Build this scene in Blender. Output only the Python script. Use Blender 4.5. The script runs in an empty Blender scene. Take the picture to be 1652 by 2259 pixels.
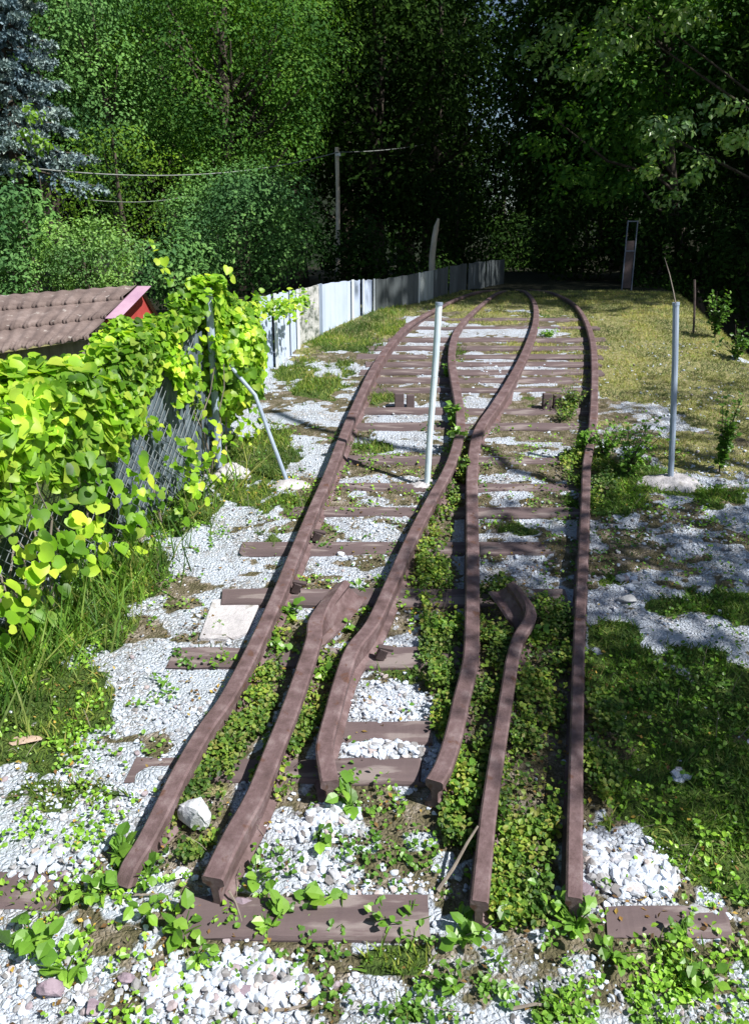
import bpy, bmesh, math, random
import numpy as np
from mathutils import Vector, Matrix

R = math.radians
SC = bpy.context.scene
C = SC.collection

# ------------------------------------------------------------------ camera
H = 2.0; PIT = R(17.8); F = 1773.0; CU, CV = 826.0, 1129.5
cd = bpy.data.cameras.new('camera'); cam = bpy.data.objects.new('camera', cd); C.objects.link(cam)
cam.location = (0, 0, H); cam.rotation_euler = (R(90) - PIT, 0, 0)
cd.sensor_fit = 'VERTICAL'; cd.sensor_height = 24; cd.lens = 24 * F / (2 * CV)
cd.clip_start = .05; cd.clip_end = 2000
SC.camera = cam

# ------------------------------------------------------------------ light
EL, AZ = R(50), R(34)                       # sun from the right, a little behind the camera
S = np.array([math.cos(EL) * math.cos(AZ), -math.cos(EL) * math.sin(AZ), math.sin(EL)])
W = bpy.data.worlds.new('World'); SC.world = W; W.use_nodes = True
nt = W.node_tree; sky = nt.nodes.new('ShaderNodeTexSky'); sky.sky_type = 'NISHITA'; sky.sun_disc = False
sky.sun_elevation = EL; sky.sun_rotation = math.pi / 2 + AZ
bg = nt.nodes['Background']; bg.inputs['Strength'].default_value = .055
nt.links.new(sky.outputs[0], bg.inputs['Color'])
sd = bpy.data.lights.new('sun', 'SUN'); sd.energy = 5.0; sd.angle = R(.5); sd.color = (1, .96, .9)
sun = bpy.data.objects.new('sun', sd); C.objects.link(sun); sun.location = (8, -4, 12)
sun.rotation_euler = Vector(S).to_track_quat('Z', 'Y').to_euler()
SC.view_settings.view_transform = 'Standard'; SC.view_settings.look = 'None'
SC.view_settings.exposure = .68; SC.view_settings.gamma = 1
SC.render.engine = 'CYCLES'
SC.cycles.max_bounces = 6; SC.cycles.diffuse_bounces = 2; SC.cycles.transmission_bounces = 3

# ------------------------------------------------------------------ ground shape
rng = np.random.default_rng(7)
_lat = rng.random((256, 256))
def vnoise(x, y, s):
    x = np.asarray(x) / s; y = np.asarray(y) / s
    xi = np.floor(x).astype(int); yi = np.floor(y).astype(int)
    fx = x - xi; fy = y - yi; fx = fx * fx * (3 - 2 * fx); fy = fy * fy * (3 - 2 * fy)
    g = lambda a, b: _lat[a & 255, b & 255]
    return (g(xi, yi) * (1 - fx) + g(xi + 1, yi) * fx) * (1 - fy) + (g(xi, yi + 1) * (1 - fx) + g(xi + 1, yi + 1) * fx) * fy
def fbm(x, y, s):
    return vnoise(x, y, s) * .5 + vnoise(x + 31, y + 7, s * .5) * .3 + vnoise(x + 3, y + 71, s * .25) * .2
def sstep(a, b, x):
    t = np.clip((np.asarray(x, float) - a) / (b - a), 0, 1); return t * t * (3 - 2 * t)
def base(y):
    y = np.asarray(y, float)
    t = np.clip(y - 7.5, 0, 2.5)
    return np.where(y < 7.5, .176 * np.maximum(y, -8), 1.32 + .176 * t - .171 * t * t / 5 + .005 * np.maximum(y - 10, 0))
BUMPS = []
FENCE_L = [(-.92, 4.52), (-1.56, 2.74), (-1.80, 2.05), (-2.08, 1.2)]
def ground(x, y):
    x = np.asarray(x, float); y = np.asarray(y, float)
    z = base(y)
    xr = np.interp(y, [0, 4, 6.25, 8.5, 10, 14], [3.6, 3.3, 2.9, 3.1, 3.5, 4.6])
    z = z - 1.5 * sstep(0, 1.7, x - xr) * sstep(16, 12, y)
    xl = np.interp(y, [1.2, 2.05, 2.74, 4.52, 6.36, 8.3, 12, 16], [-2.1, -1.75, -1.52, -1.0, -.98, -.2, 1.3, 2.5])
    z = z - .5 * sstep(0, 1.5, xl - x)
    z = z + (fbm(x, y, .5) - .5) * .035 + (fbm(x + 9, y, .09) - .5) * .012
    for cx, cy, rx, ry, s in BUMPS: z = z + s * (1 - sstep(.3, 1.1, np.hypot((x - cx) / rx, (y - cy) / ry)))
    z = z + .9 * sstep(4.5, 9, x) * sstep(12, 16, y)
    return z
def gz(x, y): return float(ground(x, y))
def rayd(u, v):
    a = (u - CU) / F; b = -(v - CV) / F
    return np.array([a, math.cos(PIT) + math.sin(PIT) * b, -math.sin(PIT) + math.cos(PIT) * b])
def at(u, v, h=0):
    r = rayd(u, v); t = .5
    while t < 80:
        p = r * t
        if p[2] + H < float(base(p[1])) + h: break
        t += .004
    return np.array([p[0], p[1], p[2] + H])
def pt(u, v, y):
    r = rayd(u, v); p = r * (y / r[1]); return np.array([p[0], p[1], p[2] + H])

# ------------------------------------------------------------------ mesh helpers
def mesh_np(name, V, Fc, smooth=False):
    """V (n,3); Fc list of (m,k) arrays"""
    me = bpy.data.meshes.new(name)
    V = np.ascontiguousarray(V, dtype=np.float32)
    me.vertices.add(len(V)); me.vertices.foreach_set('co', V.ravel())
    Fc = [np.asarray(f, dtype=np.int32) for f in Fc]
    loops = np.concatenate([f.ravel() for f in Fc])
    tot = np.concatenate([np.full(len(f), f.shape[1], np.int32) for f in Fc])
    st = np.concatenate([[0], np.cumsum(tot)[:-1]]).astype(np.int32)
    me.loops.add(len(loops)); me.loops.foreach_set('vertex_index', loops)
    me.polygons.add(len(tot)); me.polygons.foreach_set('loop_start', st); me.polygons.foreach_set('loop_total', tot)
    me.polygons.foreach_set('use_smooth', np.full(len(tot), smooth))
    me.update(calc_edges=True)
    return me
def link(name, me, mat=None, parent=None):
    o = bpy.data.objects.new(name, me); C.objects.link(o)
    if mat is not None and me is not None: me.materials.append(mat)
    if parent is not None: o.parent = parent
    return o
def tag(o, label=None, cat=None, group=None, kind=None):
    if label: o['label'] = label
    if cat: o['category'] = cat
    if group: o['group'] = group
    if kind: o['kind'] = kind
    return o
def empty(name, loc):
    o = bpy.data.objects.new(name, None); C.objects.link(o); o.location = loc; o.empty_display_size = .1; return o
class MB:
    def __init__(s): s.v = []; s.f = []
    def box(s, c, size, M=None):
        n = len(s.v); c = Vector(c)
        for dx in (-.5, .5):
            for dy in (-.5, .5):
                for dz in (-.5, .5):
                    p = Vector((dx * size[0], dy * size[1], dz * size[2]))
                    if M is not None: p = M @ p
                    s.v.append(tuple(c + p))
        for q in ((0, 1, 3, 2), (4, 6, 7, 5), (0, 4, 5, 1), (2, 3, 7, 6), (0, 2, 6, 4), (1, 5, 7, 3)): s.f.append(tuple(n + i for i in q))
    def tube(s, pts, rad, k=8, cap=True):
        pts = [Vector(p) for p in pts]; n0 = len(s.v)
        if not hasattr(rad, '__len__'): rad = [rad] * len(pts)
        for i, p in enumerate(pts):
            d = (pts[min(i + 1, len(pts) - 1)] - pts[max(i - 1, 0)]).normalized()
            a = d.cross(Vector((0, 0, 1)) if abs(d.z) < .9 else Vector((1, 0, 0))).normalized(); b = d.cross(a)
            for j in range(k):
                t = 2 * math.pi * j / k
                s.v.append(tuple(p + (a * math.cos(t) + b * math.sin(t)) * rad[i]))
        for i in range(len(pts) - 1):
            for j in range(k):
                s.f.append((n0 + i * k + j, n0 + i * k + (j + 1) % k, n0 + (i + 1) * k + (j + 1) % k, n0 + (i + 1) * k + j))
        if cap:
            s.f.append(tuple(n0 + j for j in range(k))[::-1]); m = n0 + (len(pts) - 1) * k
            s.f.append(tuple(m + j for j in range(k)))
    def build(s, name, mat, parent=None, origin=None, smooth=False, bevel=0):
        V = np.array(s.v)
        if origin is not None: V = V - np.array(origin)
        me = bpy.data.meshes.new(name); me.from_pydata(V.tolist(), [], s.f); me.update()
        bm = bmesh.new(); bm.from_mesh(me)
        bmesh.ops.recalc_face_normals(bm, faces=bm.faces)
        if bevel: bmesh.ops.bevel(bm, geom=list(bm.edges), offset=bevel, segments=2, affect='EDGES', profile=.6)
        if smooth:
            for f in bm.faces: f.smooth = True
        bm.to_mesh(me); bm.free()
        o = link(name, me, mat, parent)
        if origin is not None and parent is None: o.location = origin
        return o

# ------------------------------------------------------------------ materials
def newmat(name):
    m = bpy.data.materials.new(name); m.use_nodes = True; m.node_tree.nodes.clear()
    out = m.node_tree.nodes.new('ShaderNodeOutputMaterial'); return m, m.node_tree, out
def N(t, kind, **kw):
    n = t.nodes.new(kind)
    for k, v in kw.items():
        if k.startswith('_'): setattr(n, k[1:], v)
        else: n.inputs[k].default_value = v
    return n
def ramp(t, fac, stops, interp='LINEAR'):
    r = t.nodes.new('ShaderNodeValToRGB'); t.links.new(fac, r.inputs[0]); e = r.color_ramp.elements; r.color_ramp.interpolation = interp
    while len(e) < len(stops): e.new(.5)
    for q, (p, c) in zip(e, stops): q.position = p; q.color = (c[0], c[1], c[2], 1)
    return r.outputs[0]
def mixc(t, f, a, b, mode='MIX'):
    m = t.nodes.new('ShaderNodeMix'); m.data_type = 'RGBA'; m.blend_type = mode
    for sock, v in ((m.inputs[0], f), (m.inputs[6], a), (m.inputs[7], b)):
        if isinstance(v, (int, float)): sock.default_value = v
        elif isinstance(v, tuple): sock.default_value = (*v, 1)
        else: t.links.new(v, sock)
    return m.outputs[2]
def math_(t, op, a, b=None, c=None):
    m = t.nodes.new('ShaderNodeMath'); m.operation = op
    for i, v in enumerate((a, b, c)):
        if v is None: continue
        if isinstance(v, (int, float)): m.inputs[i].default_value = v
        else: t.links.new(v, m.inputs[i])
    return m.outputs[0]
def leafmat(name, cols, trans=.3, rough=.5, tcol=None, spec=.3, nscale=1.5):
    m, t, out = newmat(name); g = N(t, 'ShaderNodeNewGeometry')
    n = len(cols); c = ramp(t, g.outputs['Random Per Island'], [(i / max(n - 1, 1), cols[i]) for i in range(n)])
    tc = N(t, 'ShaderNodeTexCoord'); nz = N(t, 'ShaderNodeTexNoise', Scale=nscale, Detail=3.0); t.links.new(tc.outputs['Object'], nz.inputs['Vector'])
    k = ramp(t, nz.outputs[0], [(.38, (.5, .58, .6)), (.62, (1.4, 1.3, .95))])
    c = mixc(t, 1.0, c, k, 'MULTIPLY')
    p = N(t, 'ShaderNodeBsdfPrincipled', Roughness=rough); p.inputs['Specular IOR Level'].default_value = spec
    t.links.new(c, p.inputs['Base Color'])
    tr = N(t, 'ShaderNodeBsdfTranslucent'); cc = mixc(t, 1.0, c, tcol or (1.5, 1.6, .5), 'MULTIPLY'); t.links.new(cc, tr.inputs[0])
    mx = N(t, 'ShaderNodeMixShader', Fac=trans); t.links.new(p.outputs[0], mx.inputs[1]); t.links.new(tr.outputs[0], mx.inputs[2])
    t.links.new(mx.outputs[0], out.inputs[0]); return m
def surf(name, stops, scale=8, rough=.8, bump=.3, bscale=None, detail=8, metal=0, stretch=(1, 1, 1), spots=None, bdist=.01, spec=.4):
    m, t, out = newmat(name); tc = N(t, 'ShaderNodeTexCoord'); mp = N(t, 'ShaderNodeMapping'); mp.inputs['Scale'].default_value = stretch
    t.links.new(tc.outputs['Object'], mp.inputs[0])
    nz = N(t, 'ShaderNodeTexNoise', Scale=scale, Detail=detail, Roughness=.65); t.links.new(mp.outputs[0], nz.inputs['Vector'])
    c = ramp(t, nz.outputs[0], stops)
    if spots:
        n2 = N(t, 'ShaderNodeTexNoise', Scale=spots[0], Detail=5.0); t.links.new(mp.outputs[0], n2.inputs['Vector'])
        f = ramp(t, n2.outputs[0], [(spots[1], (0, 0, 0)), (spots[1] + .08, (1, 1, 1))]); c = mixc(t, f, c, spots[2])
    p = N(t, 'ShaderNodeBsdfPrincipled', Roughness=rough, Metallic=metal); p.inputs['Specular IOR Level'].default_value = spec
    t.links.new(c, p.inputs['Base Color'])
    n3 = N(t, 'ShaderNodeTexNoise', Scale=bscale or scale * 6, Detail=6.0, Roughness=.7); t.links.new(mp.outputs[0], n3.inputs['Vector'])
    b = N(t, 'ShaderNodeBump', Strength=bump, Distance=bdist); t.links.new(n3.outputs[0], b.inputs['Height']); t.links.new(b.outputs[0], p.inputs['Normal'])
    t.links.new(p.outputs[0], out.inputs[0]); return m

M = {}
M['rust'] = surf('rusty_steel', [(.25, (.065, .042, .043)), (.4, (.105, .07, .07)), (.52, (.14, .094, .097)), (.66, (.2, .15, .152)), (.78, (.28, .22, .225))], 16, .6, .8, 110, detail=15, bdist=.003, spots=(19, .62, (.11, .06, .048)), spec=.2)
M['rust_dark'] = surf('dark_rusty_steel', [(.3, (.04, .028, .03)), (.7, (.11, .08, .08))], 14, .6, .35, 160, bdist=.002)
M['tie'] = surf('weathered_sleeper', [(.3, (.085, .062, .065)), (.55, (.12, .088, .09)), (.75, (.16, .12, .12))], 5, .85, .5, 60, stretch=(.4, 2, 2), bdist=.003, spots=(11, .56, (.21, .175, .17)))
M['white_post'] = surf('white_painted_steel', [(.3, (.5, .62, .7)), (.7, (.7, .8, .86))], 9, .45, .15, 80, bdist=.001, spots=(14, .7, (.35, .33, .3)))
M['grey_post'] = surf('galvanised_steel', [(.3, (.2, .26, .36)), (.7, (.36, .43, .54))], 12, .5, .15, 80, bdist=.001, stretch=(1, 1, .3), spots=(12, .68, (.16, .16, .2)))
M['concrete'] = surf('rough_concrete', [(.3, (.32, .31, .33)), (.7, (.62, .6, .62))], 6, .9, .9, 30, bdist=.012, spots=(8, .62, (.2, .19, .16)))
M['wood'] = surf('weathered_wood', [(.3, (.12, .1, .085)), (.7, (.3, .26, .22))], 6, .85, .5, 40, stretch=(3, 3, .3), bdist=.005)
M['bark'] = surf('bark', [(.3, (.035, .028, .022)), (.7, (.11, .09, .07))], 9, .9, .9, 30, stretch=(2, 2, .5), bdist=.02)
M['palebark'] = surf('pale_bark', [(.3, (.5, .42, .32)), (.7, (.8, .72, .6))], 6, .9, .8, 20, stretch=(2, 2, .6), bdist=.02, spots=(7, .6, (.12, .1, .07)))  # bark tone raised in place of sunlight on the snag and pole
M['wire'] = surf('grey_wire', [(.3, (.1, .12, .13)), (.7, (.2, .23, .25))], 20, .5, .1)
M['net'] = surf('grey_garden_netting', [(.35, (.03, .045, .06)), (.6, (.12, .16, .2)), (.75, (.24, .29, .32))], 30, .8, .6, 200, stretch=(1, 1, .25))
M['lat'] = surf('dull_grey_steel', [(.3, (.1, .12, .16)), (.7, (.2, .23, .3))], 12, .6, .1)
M['cable'] = surf('cable', [(.3, (.14, .16, .15)), (.7, (.26, .28, .27))], 20, .5, .1)
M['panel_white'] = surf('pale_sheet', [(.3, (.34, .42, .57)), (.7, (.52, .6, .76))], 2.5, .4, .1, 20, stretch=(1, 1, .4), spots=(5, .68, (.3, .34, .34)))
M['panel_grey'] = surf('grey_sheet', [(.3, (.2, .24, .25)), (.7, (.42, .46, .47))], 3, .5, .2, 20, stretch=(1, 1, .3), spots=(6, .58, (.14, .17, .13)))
M['panel_shaded'] = surf('shaded_sheet', [(.3, (.05, .06, .065)), (.7, (.11, .13, .14))], 3, .6, .2, 20, stretch=(1, 1, .3), spots=(7, .62, (.2, .23, .25)))  # sheet colour darkened for the tree shade on the far panels
M['panel_mossy'] = surf('mossy_sheet', [(.3, (.2, .27, .16)), (.7, (.42, .5, .4))], 6, .6, .3, 30, stretch=(1, 1, .5))
M['panel_speck'] = surf('speckled_concrete_sheet', [(.4, (.1, .12, .1)), (.55, (.45, .46, .45)), (.75, (.6, .6, .6))], 16, .9, .6, 60)
M['frame_white'] = surf('white_frame', [(.3, (.65, .7, .72)), (.7, (.82, .85, .85))], 10, .5, .05)
M['roof'] = surf('brown_roof_tile', [(.3, (.09, .065, .06)), (.55, (.17, .13, .12)), (.75, (.26, .21, .2))], 5, .85, .6, 50, bdist=.008, spots=(14, .63, (.33, .3, .28)))
M['red'] = surf('red_painted_board', [(.3, (.36, .05, .045)), (.7, (.5, .09, .08))], 3, .6, .1, 20)
M['barge'] = surf('lilac_barge_board', [(.3, (.34, .2, .3)), (.7, (.5, .33, .42))], 3, .5, .1, 20)
M['stone_white'] = surf('white_quartz_rock', [(.3, (.42, .46, .52)), (.6, (.74, .76, .8))], 14, .7, .7, 40, bdist=.008, spots=(16, .62, (.25, .29, .33)))
M['stone_mauve'] = surf('mauve_stone', [(.3, (.16, .12, .15)), (.7, (.36, .29, .34))], 12, .8, .6, 40, bdist=.006)
M['stone_grey'] = surf('grey_stone', [(.3, (.22, .23, .25)), (.7, (.45, .46, .48))], 12, .9, .7, 40, bdist=.008)
M['tan'] = surf('tan_stone', [(.3, (.3, .21, .16)), (.7, (.55, .42, .34))], 14, .9, .6, 50)
M['brick'] = surf('red_brick_fragment', [(.3, (.45, .1, .1)), (.7, (.65, .22, .22))], 30, .9, .5, 60)
M['leaf_vine'] = leafmat('vine_leaf', [(.07, .17, .015), (.14, .31, .02), (.22, .44, .03), (.34, .56, .05), (.5, .62, .09), (.2, .4, .04)], .42, .45, spec=.35, nscale=3)
M['leaf_weed'] = leafmat('weed_leaf', [(.10, .23, .03), (.17, .36, .05), (.26, .46, .07)], .3, .4, spec=.5)
M['leaf_weed_dark'] = leafmat('dark_weed_leaf', [(.05, .13, .02), (.09, .2, .03), (.13, .25, .03)], .25, .4)
M['leaf_cover'] = leafmat('ground_cover_leaf', [(.04, .09, .02), (.07, .16, .025), (.13, .24, .04), (.22, .32, .06), (.24, .24, .08)], .25, .5, nscale=4)
M['grass'] = leafmat('grass_blade', [(.06, .13, .02), (.1, .2, .03), (.18, .26, .05), (.25, .27, .09)], .25, .6, nscale=3)
M['grass_dark'] = leafmat('dark_grass_blade', [(.05, .12, .02), (.08, .19, .03), (.13, .25, .04), (.24, .26, .09)], .25, .6, nscale=3)
M['grass_dry'] = leafmat('dry_grass_blade', [(.22, .27, .08), (.33, .32, .14), (.15, .26, .05), (.44, .34, .21)], .2, .7, tcol=(1, 1, .6), nscale=3)
M['f_mid'] = leafmat('broadleaf_foliage', [(.04, .12, .024), (.06, .165, .03), (.09, .215, .036), (.14, .27, .05)], .25, .7, spec=.12, nscale=.8)
M['f_yellow'] = leafmat('yellow_green_foliage', [(.055, .145, .018), (.1, .21, .026), (.17, .29, .04)], .3, .7, spec=.12, nscale=.8)
M['f_cool'] = leafmat('cool_green_foliage', [(.07, .18, .055), (.11, .25, .08), (.16, .32, .11)], .2, .7, spec=.15, tcol=(1, 1.2, .6), nscale=.8)
M['f_round'] = leafmat('fresh_green_foliage', [(.12, .26, .06), (.18, .36, .09), (.27, .45, .15)], .25, .5, nscale=1.5)
M['f_shaded'] = leafmat('shaded_foliage', [(.012, .035, .007), (.02, .05, .009), (.03, .07, .012)], .1, .8, spec=.08, nscale=.6)  # leaf colour lowered to carry the shade inside the wood
M['f_sunlit'] = leafmat('pale_sunlit_foliage', [(.14, .3, .07), (.26, .45, .14), (.45, .6, .3)], .25, .32, spec=.6, nscale=1.2)  # paler leaf colour carries the sunlight on the right-hand boughs
M['spruce'] = leafmat('blue_spruce_needle', [(.1, .16, .21), (.19, .28, .35), (.32, .42, .52)], .05, .5, tcol=(1, 1, 1), nscale=2)
M['f_green_young'] = leafmat('young_branch_foliage', [(.1, .22, .03), (.16, .3, .04)], .3, .5)
M['pebble'] = None

# pebble material: per-stone colour
m, t, out = newmat('white_gravel'); g = N(t, 'ShaderNodeNewGeometry')
c = ramp(t, g.outputs['Random Per Island'], [(0, (.14, .13, .13)), (.1, (.3, .3, .31)), (.28, (.42, .46, .53)), (.55, (.53, .6, .7)), (.86, (.64, .71, .83)), (.94, (.46, .41, .39)), (1, (.3, .25, .28))])
tc = N(t, 'ShaderNodeTexCoord'); nz = N(t, 'ShaderNodeTexNoise', Scale=90.0, Detail=4.0); t.links.new(tc.outputs['Object'], nz.inputs['Vector'])
c = mixc(t, .6, c, ramp(t, nz.outputs[0], [(.3, (.6, .58, .58)), (.55, (1, 1, 1))]), 'MULTIPLY')
p = N(t, 'ShaderNodeBsdfPrincipled', Roughness=.75); t.links.new(c, p.inputs['Base Color'])
b = N(t, 'ShaderNodeBump', Strength=.4, Distance=.004); t.links.new(nz.outputs[0], b.inputs['Height']); t.links.new(b.outputs[0], p.inputs['Normal'])
t.links.new(p.outputs[0], out.inputs[0]); M['pebble'] = m

# ground material: earth, gravel and turf chosen by attributes painted on the sheet
m, t, out = newmat('ground'); tc = N(t, 'ShaderNodeTexCoord'); ob = tc.outputs['Object']
wn = N(t, 'ShaderNodeTexNoise', Scale=35.0, Detail=4.0); t.links.new(ob, wn.inputs['Vector'])
wm = N(t, 'ShaderNodeVectorMath', _operation='MULTIPLY_ADD'); wm.inputs[1].default_value = (.022, .022, .022); t.links.new(wn.outputs['Color'], wm.inputs[0]); t.links.new(ob, wm.inputs[2]); obw = wm.outputs[0]
def noi(sc, d=5.0, r=.6):
    n = N(t, 'ShaderNodeTexNoise', Scale=sc, Detail=d, Roughness=r); t.links.new(ob, n.inputs['Vector']); return n.outputs[0]
soil = ramp(t, noi(14, 8, .7), [(.3, (.05, .045, .03)), (.45, (.12, .11, .06)), (.55, (.2, .17, .12)), (.7, (.42, .38, .34))])
vo = N(t, 'ShaderNodeTexVoronoi', Scale=58.0); t.links.new(obw, vo.inputs['Vector'])
ve = N(t, 'ShaderNodeTexVoronoi', Scale=58.0, _feature='DISTANCE_TO_EDGE'); t.links.new(obw, ve.inputs['Vector'])
vs = N(t, 'ShaderNodeSeparateColor'); t.links.new(vo.outputs['Color'], vs.inputs[0])
stone = ramp(t, vs.outputs[0], [(0, (.22, .22, .23)), (.2, (.42, .46, .52)), (.7, (.58, .65, .76)), (1, (.48, .46, .46))])
gap = ramp(t, ve.outputs['Distance'], [(.0, (0, 0, 0)), (.09, (1, 1, 1))])
stone = mixc(t, gap, soil, stone)
fine = ramp(t, noi(170, 6, .75), [(.3, (.2, .2, .2)), (.42, (.46, .51, .58)), (.62, (.6, .67, .79))])
dust = ramp(t, noi(5), [(.4, (0, 0, 0)), (.6, (1, 1, 1))])
grav = mixc(t, dust, stone, fine)
turf = ramp(t, noi(25), [(.3, (.03, .055, .012)), (.5, (.07, .12, .025)), (.7, (.13, .17, .04))])
dryc = ramp(t, noi(30), [(.3, (.13, .15, .05)), (.5, (.27, .27, .11)), (.7, (.4, .34, .2))])
def attr(n):
    a = N(t, 'ShaderNodeAttribute', _attribute_name=n); return a.outputs['Fac']
def brk(a, sc, w=.5):
    s_ = math_(t, 'ADD', a, math_(t, 'MULTIPLY', math_(t, 'SUBTRACT', noi(sc, 6, .7), .5), w * 2))
    return ramp(t, s_, [(.42, (0, 0, 0)), (.58, (1, 1, 1))])
c = mixc(t, brk(attr('soil'), 9), grav, soil)
c = mixc(t, brk(attr('grass'), 7), c, turf)
c = mixc(t, brk(attr('dry'), 6), c, dryc)
c = mixc(t, brk(attr('wood_shade'), 3), c, (.02, .022, .012))  # wood floor and bank edge painted near black for their shade
p = N(t, 'ShaderNodeBsdfPrincipled', Roughness=.95); p.inputs['Specular IOR Level'].default_value = .2
t.links.new(c, p.inputs['Base Color'])
hh = math_(t, 'ADD', math_(t, 'MULTIPLY', math_(t, 'MINIMUM', ve.outputs['Distance'], .3), 2.0), math_(t, 'MULTIPLY', noi(60, 6, .7), 1.2))
b = N(t, 'ShaderNodeBump', Strength=.9, Distance=.014); t.links.new(hh, b.inputs['Height']); t.links.new(b.outputs[0], p.inputs['Normal'])
t.links.new(p.outputs[0], out.inputs[0]); M['ground'] = m

# ------------------------------------------------------------------ ground cover fields (world ellipses)
def ell(u, v, ru, rv, s=1.0, rot=0):
    c = at(u, v); px = F / (c[1] * math.cos(PIT) + (H - c[2]) * math.sin(PIT))
    ry = abs(at(u, v - rv)[1] - at(u, v + rv)[1]) / 2
    return (c[0], c[1], ru / px, ry, s)
def seg(pts, w):                                     # a chain of round patches along a strip
    o = []
    for (u0, v0), (u1, v1) in zip(pts[:-1], pts[1:]):
        n = 4
        for i in range(n + 1):
            k = i / n; c = at(u0 + (u1 - u0) * k, v0 + (v1 - v0) * k); o.append((c[0], c[1], w, w * 1.3, 1.0))
    return o
def field(L, x, y):
    r = np.zeros(np.shape(x))
    for cx, cy, rx, ry, s in L:
        d = np.hypot((x - cx) / rx, (y - cy) / ry); r = np.maximum(r, s * (1 - sstep(.55, 1.25, d)))
    return r
GRASS = [ell(90, 1570, 220, 120), ell(200, 1400, 130, 90, .9), ell(40, 1450, 160, 120), ell(270, 1260, 130, 90), ell(400, 1130, 120, 60, .9), ell(560, 1010, 100, 100), ell(640, 1120, 90, 30, .6),
         ell(690, 830, 90, 50, .8), ell(740, 740, 110, 40, .9), ell(850, 700, 60, 30), ell(450, 1450, 75, 30, .9), ell(560, 1190, 70, 40, .55), ell(820, 985, 60, 20, .8), ell(840, 880, 50, 22, .7),
         ell(1000, 760, 25, 60, .6), ell(1520, 1520, 210, 130, 1.3), ell(1620, 1330, 90, 50, .8), ell(1470, 1340, 70, 26, .7), ell(1370, 1420, 90, 60, .8), ell(1350, 1290, 40, 20, .6), ell(1560, 1200, 70, 16, .55), ell(1520, 1700, 230, 170, 1.05), ell(1620, 1880, 170, 150, 1.3), ell(1390, 1560, 110, 160, 1.1), ell(1450, 1100, 260, 35, .75),
         ell(1560, 2150, 240, 120, 1), ell(1300, 2200, 300, 90, .8), ell(1000, 2120, 260, 60, .85), ell(900, 2230, 130, 40, .5), ell(1350, 850, 60, 30, .5), ell(1190, 680, 60, 20, .8), ell(1440, 790, 120, 25, .6),
         ell(900, 1490, 70, 30, .6), ell(870, 1250, 60, 22, .5), ell(1150, 1165, 70, 20, .6), ell(120, 1980, 90, 40, .5), ell(150, 1760, 160, 40, .55), ell(60, 1860, 100, 40, .4), ell(1110, 1010, 60, 20, .5), ell(1150, 890, 80, 14, .6), ell(1380, 1030, 120, 50, .7)]
COVER = seg([(640, 1400), (590, 1500), (520, 1620), (450, 1740), (400, 1850)], .1) + seg([(730, 1460), (690, 1560), (640, 1650), (600, 1740)], .07) + \
    seg([(985, 1100), (960, 1160), (950, 1260), (975, 1400), (975, 1500)], .09) + seg([(1090, 1330), (1080, 1450), (1060, 1560), (1040, 1700), (1020, 1830)], .08) + \
    seg([(1210, 1380), (1200, 1500), (1180, 1600), (1160, 1760), (1140, 1900), (1130, 1980)], .1) + [ell(1000, 1600, 60, 60, .9), ell(1300, 1060, 60, 80, .7), ell(1230, 900, 35, 40, .9), ell(1320, 1560, 50, 120, .6), ell(1320, 1720, 50, 70, .7)] + \
    seg([(1010, 900), (1010, 1000), (1020, 1060)], .06)
DRY = [ell(1480, 820, 260, 90, 1), ell(1600, 900, 160, 80, .9), ell(1400, 720, 200, 40, .95), ell(1150, 770, 120, 20, .7), ell(1080, 700, 140, 20, .7), ell(780, 720, 150, 40, .6), ell(1550, 1000, 160, 60, .8), ell(1350, 960, 110, 50, .55),
       ell(680, 800, 60, 60, .5), ell(870, 690, 70, 20, .7), ell(1330, 690, 160, 24, .8), ell(1580, 1880, 110, 60, .5)]
SOIL = [ell(1340, 920, 160, 60, .6), ell(1560, 920, 160, 60, .5), ell(500, 1700, 60, 200, .7), ell(650, 1600, 60, 200, .6), ell(1150, 1500, 130, 350, .9), ell(960, 1250, 60, 200, .7), ell(520, 2020, 130, 70, .8), ell(900, 1950, 120, 90, .5), ell(1050, 2120, 300, 90, .7),
        ell(1350, 2220, 300, 120, .6), ell(330, 2230, 200, 30, .4), ell(430, 1950, 60, 60, .8), ell(1580, 1290, 160, 40, .5), ell(1500, 1600, 250, 250, .6), ell(1350, 2010, 120, 14, .4), ell(700, 1080, 60, 90, .5), ell(820, 1150, 150, 30, .45), ell(860, 690, 100, 20, .6)]
def f_grass(x, y):
    f = field(GRASS, x, y); return sstep(.38, .62, f + (fbm(x, y, .4) - .5) * 2.0 + (fbm(x + 4, y, .07) - .5) * 1.1 - .05) * (f > .02)
def f_cover(x, y):
    f = field(COVER, x, y); return sstep(.3, .6, f + (fbm(x + 8, y, .22) - .5) * 1.0 + (fbm(x + 4, y + 3, .06) - .5) * .7) * (f > .02)
def f_dry(x, y):
    xr = np.interp(y, [4.4, 6, 7.5, 9.2], [1.25, 1.9, 2.3, 2.4]); f = np.maximum(field(DRY, x, y), .75 * sstep(5.3, 7.2, y) * sstep(0, .3, x - xr))
    f = np.maximum(f, .8 * sstep(8.0, 8.6, y)); return sstep(.35, .65, f + (fbm(x, y + 5, .5) - .5) * .9 + (fbm(x + 4, y + 3, .09) - .5) * .8)
BUMPS += [ell(1240, 1210, 60, 30, .02), ell(600, 1130, 60, 16, .03), ell(340, 1720, 50, 24, .02), ell(1130, 1322, 80, 40, .04)]

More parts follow.
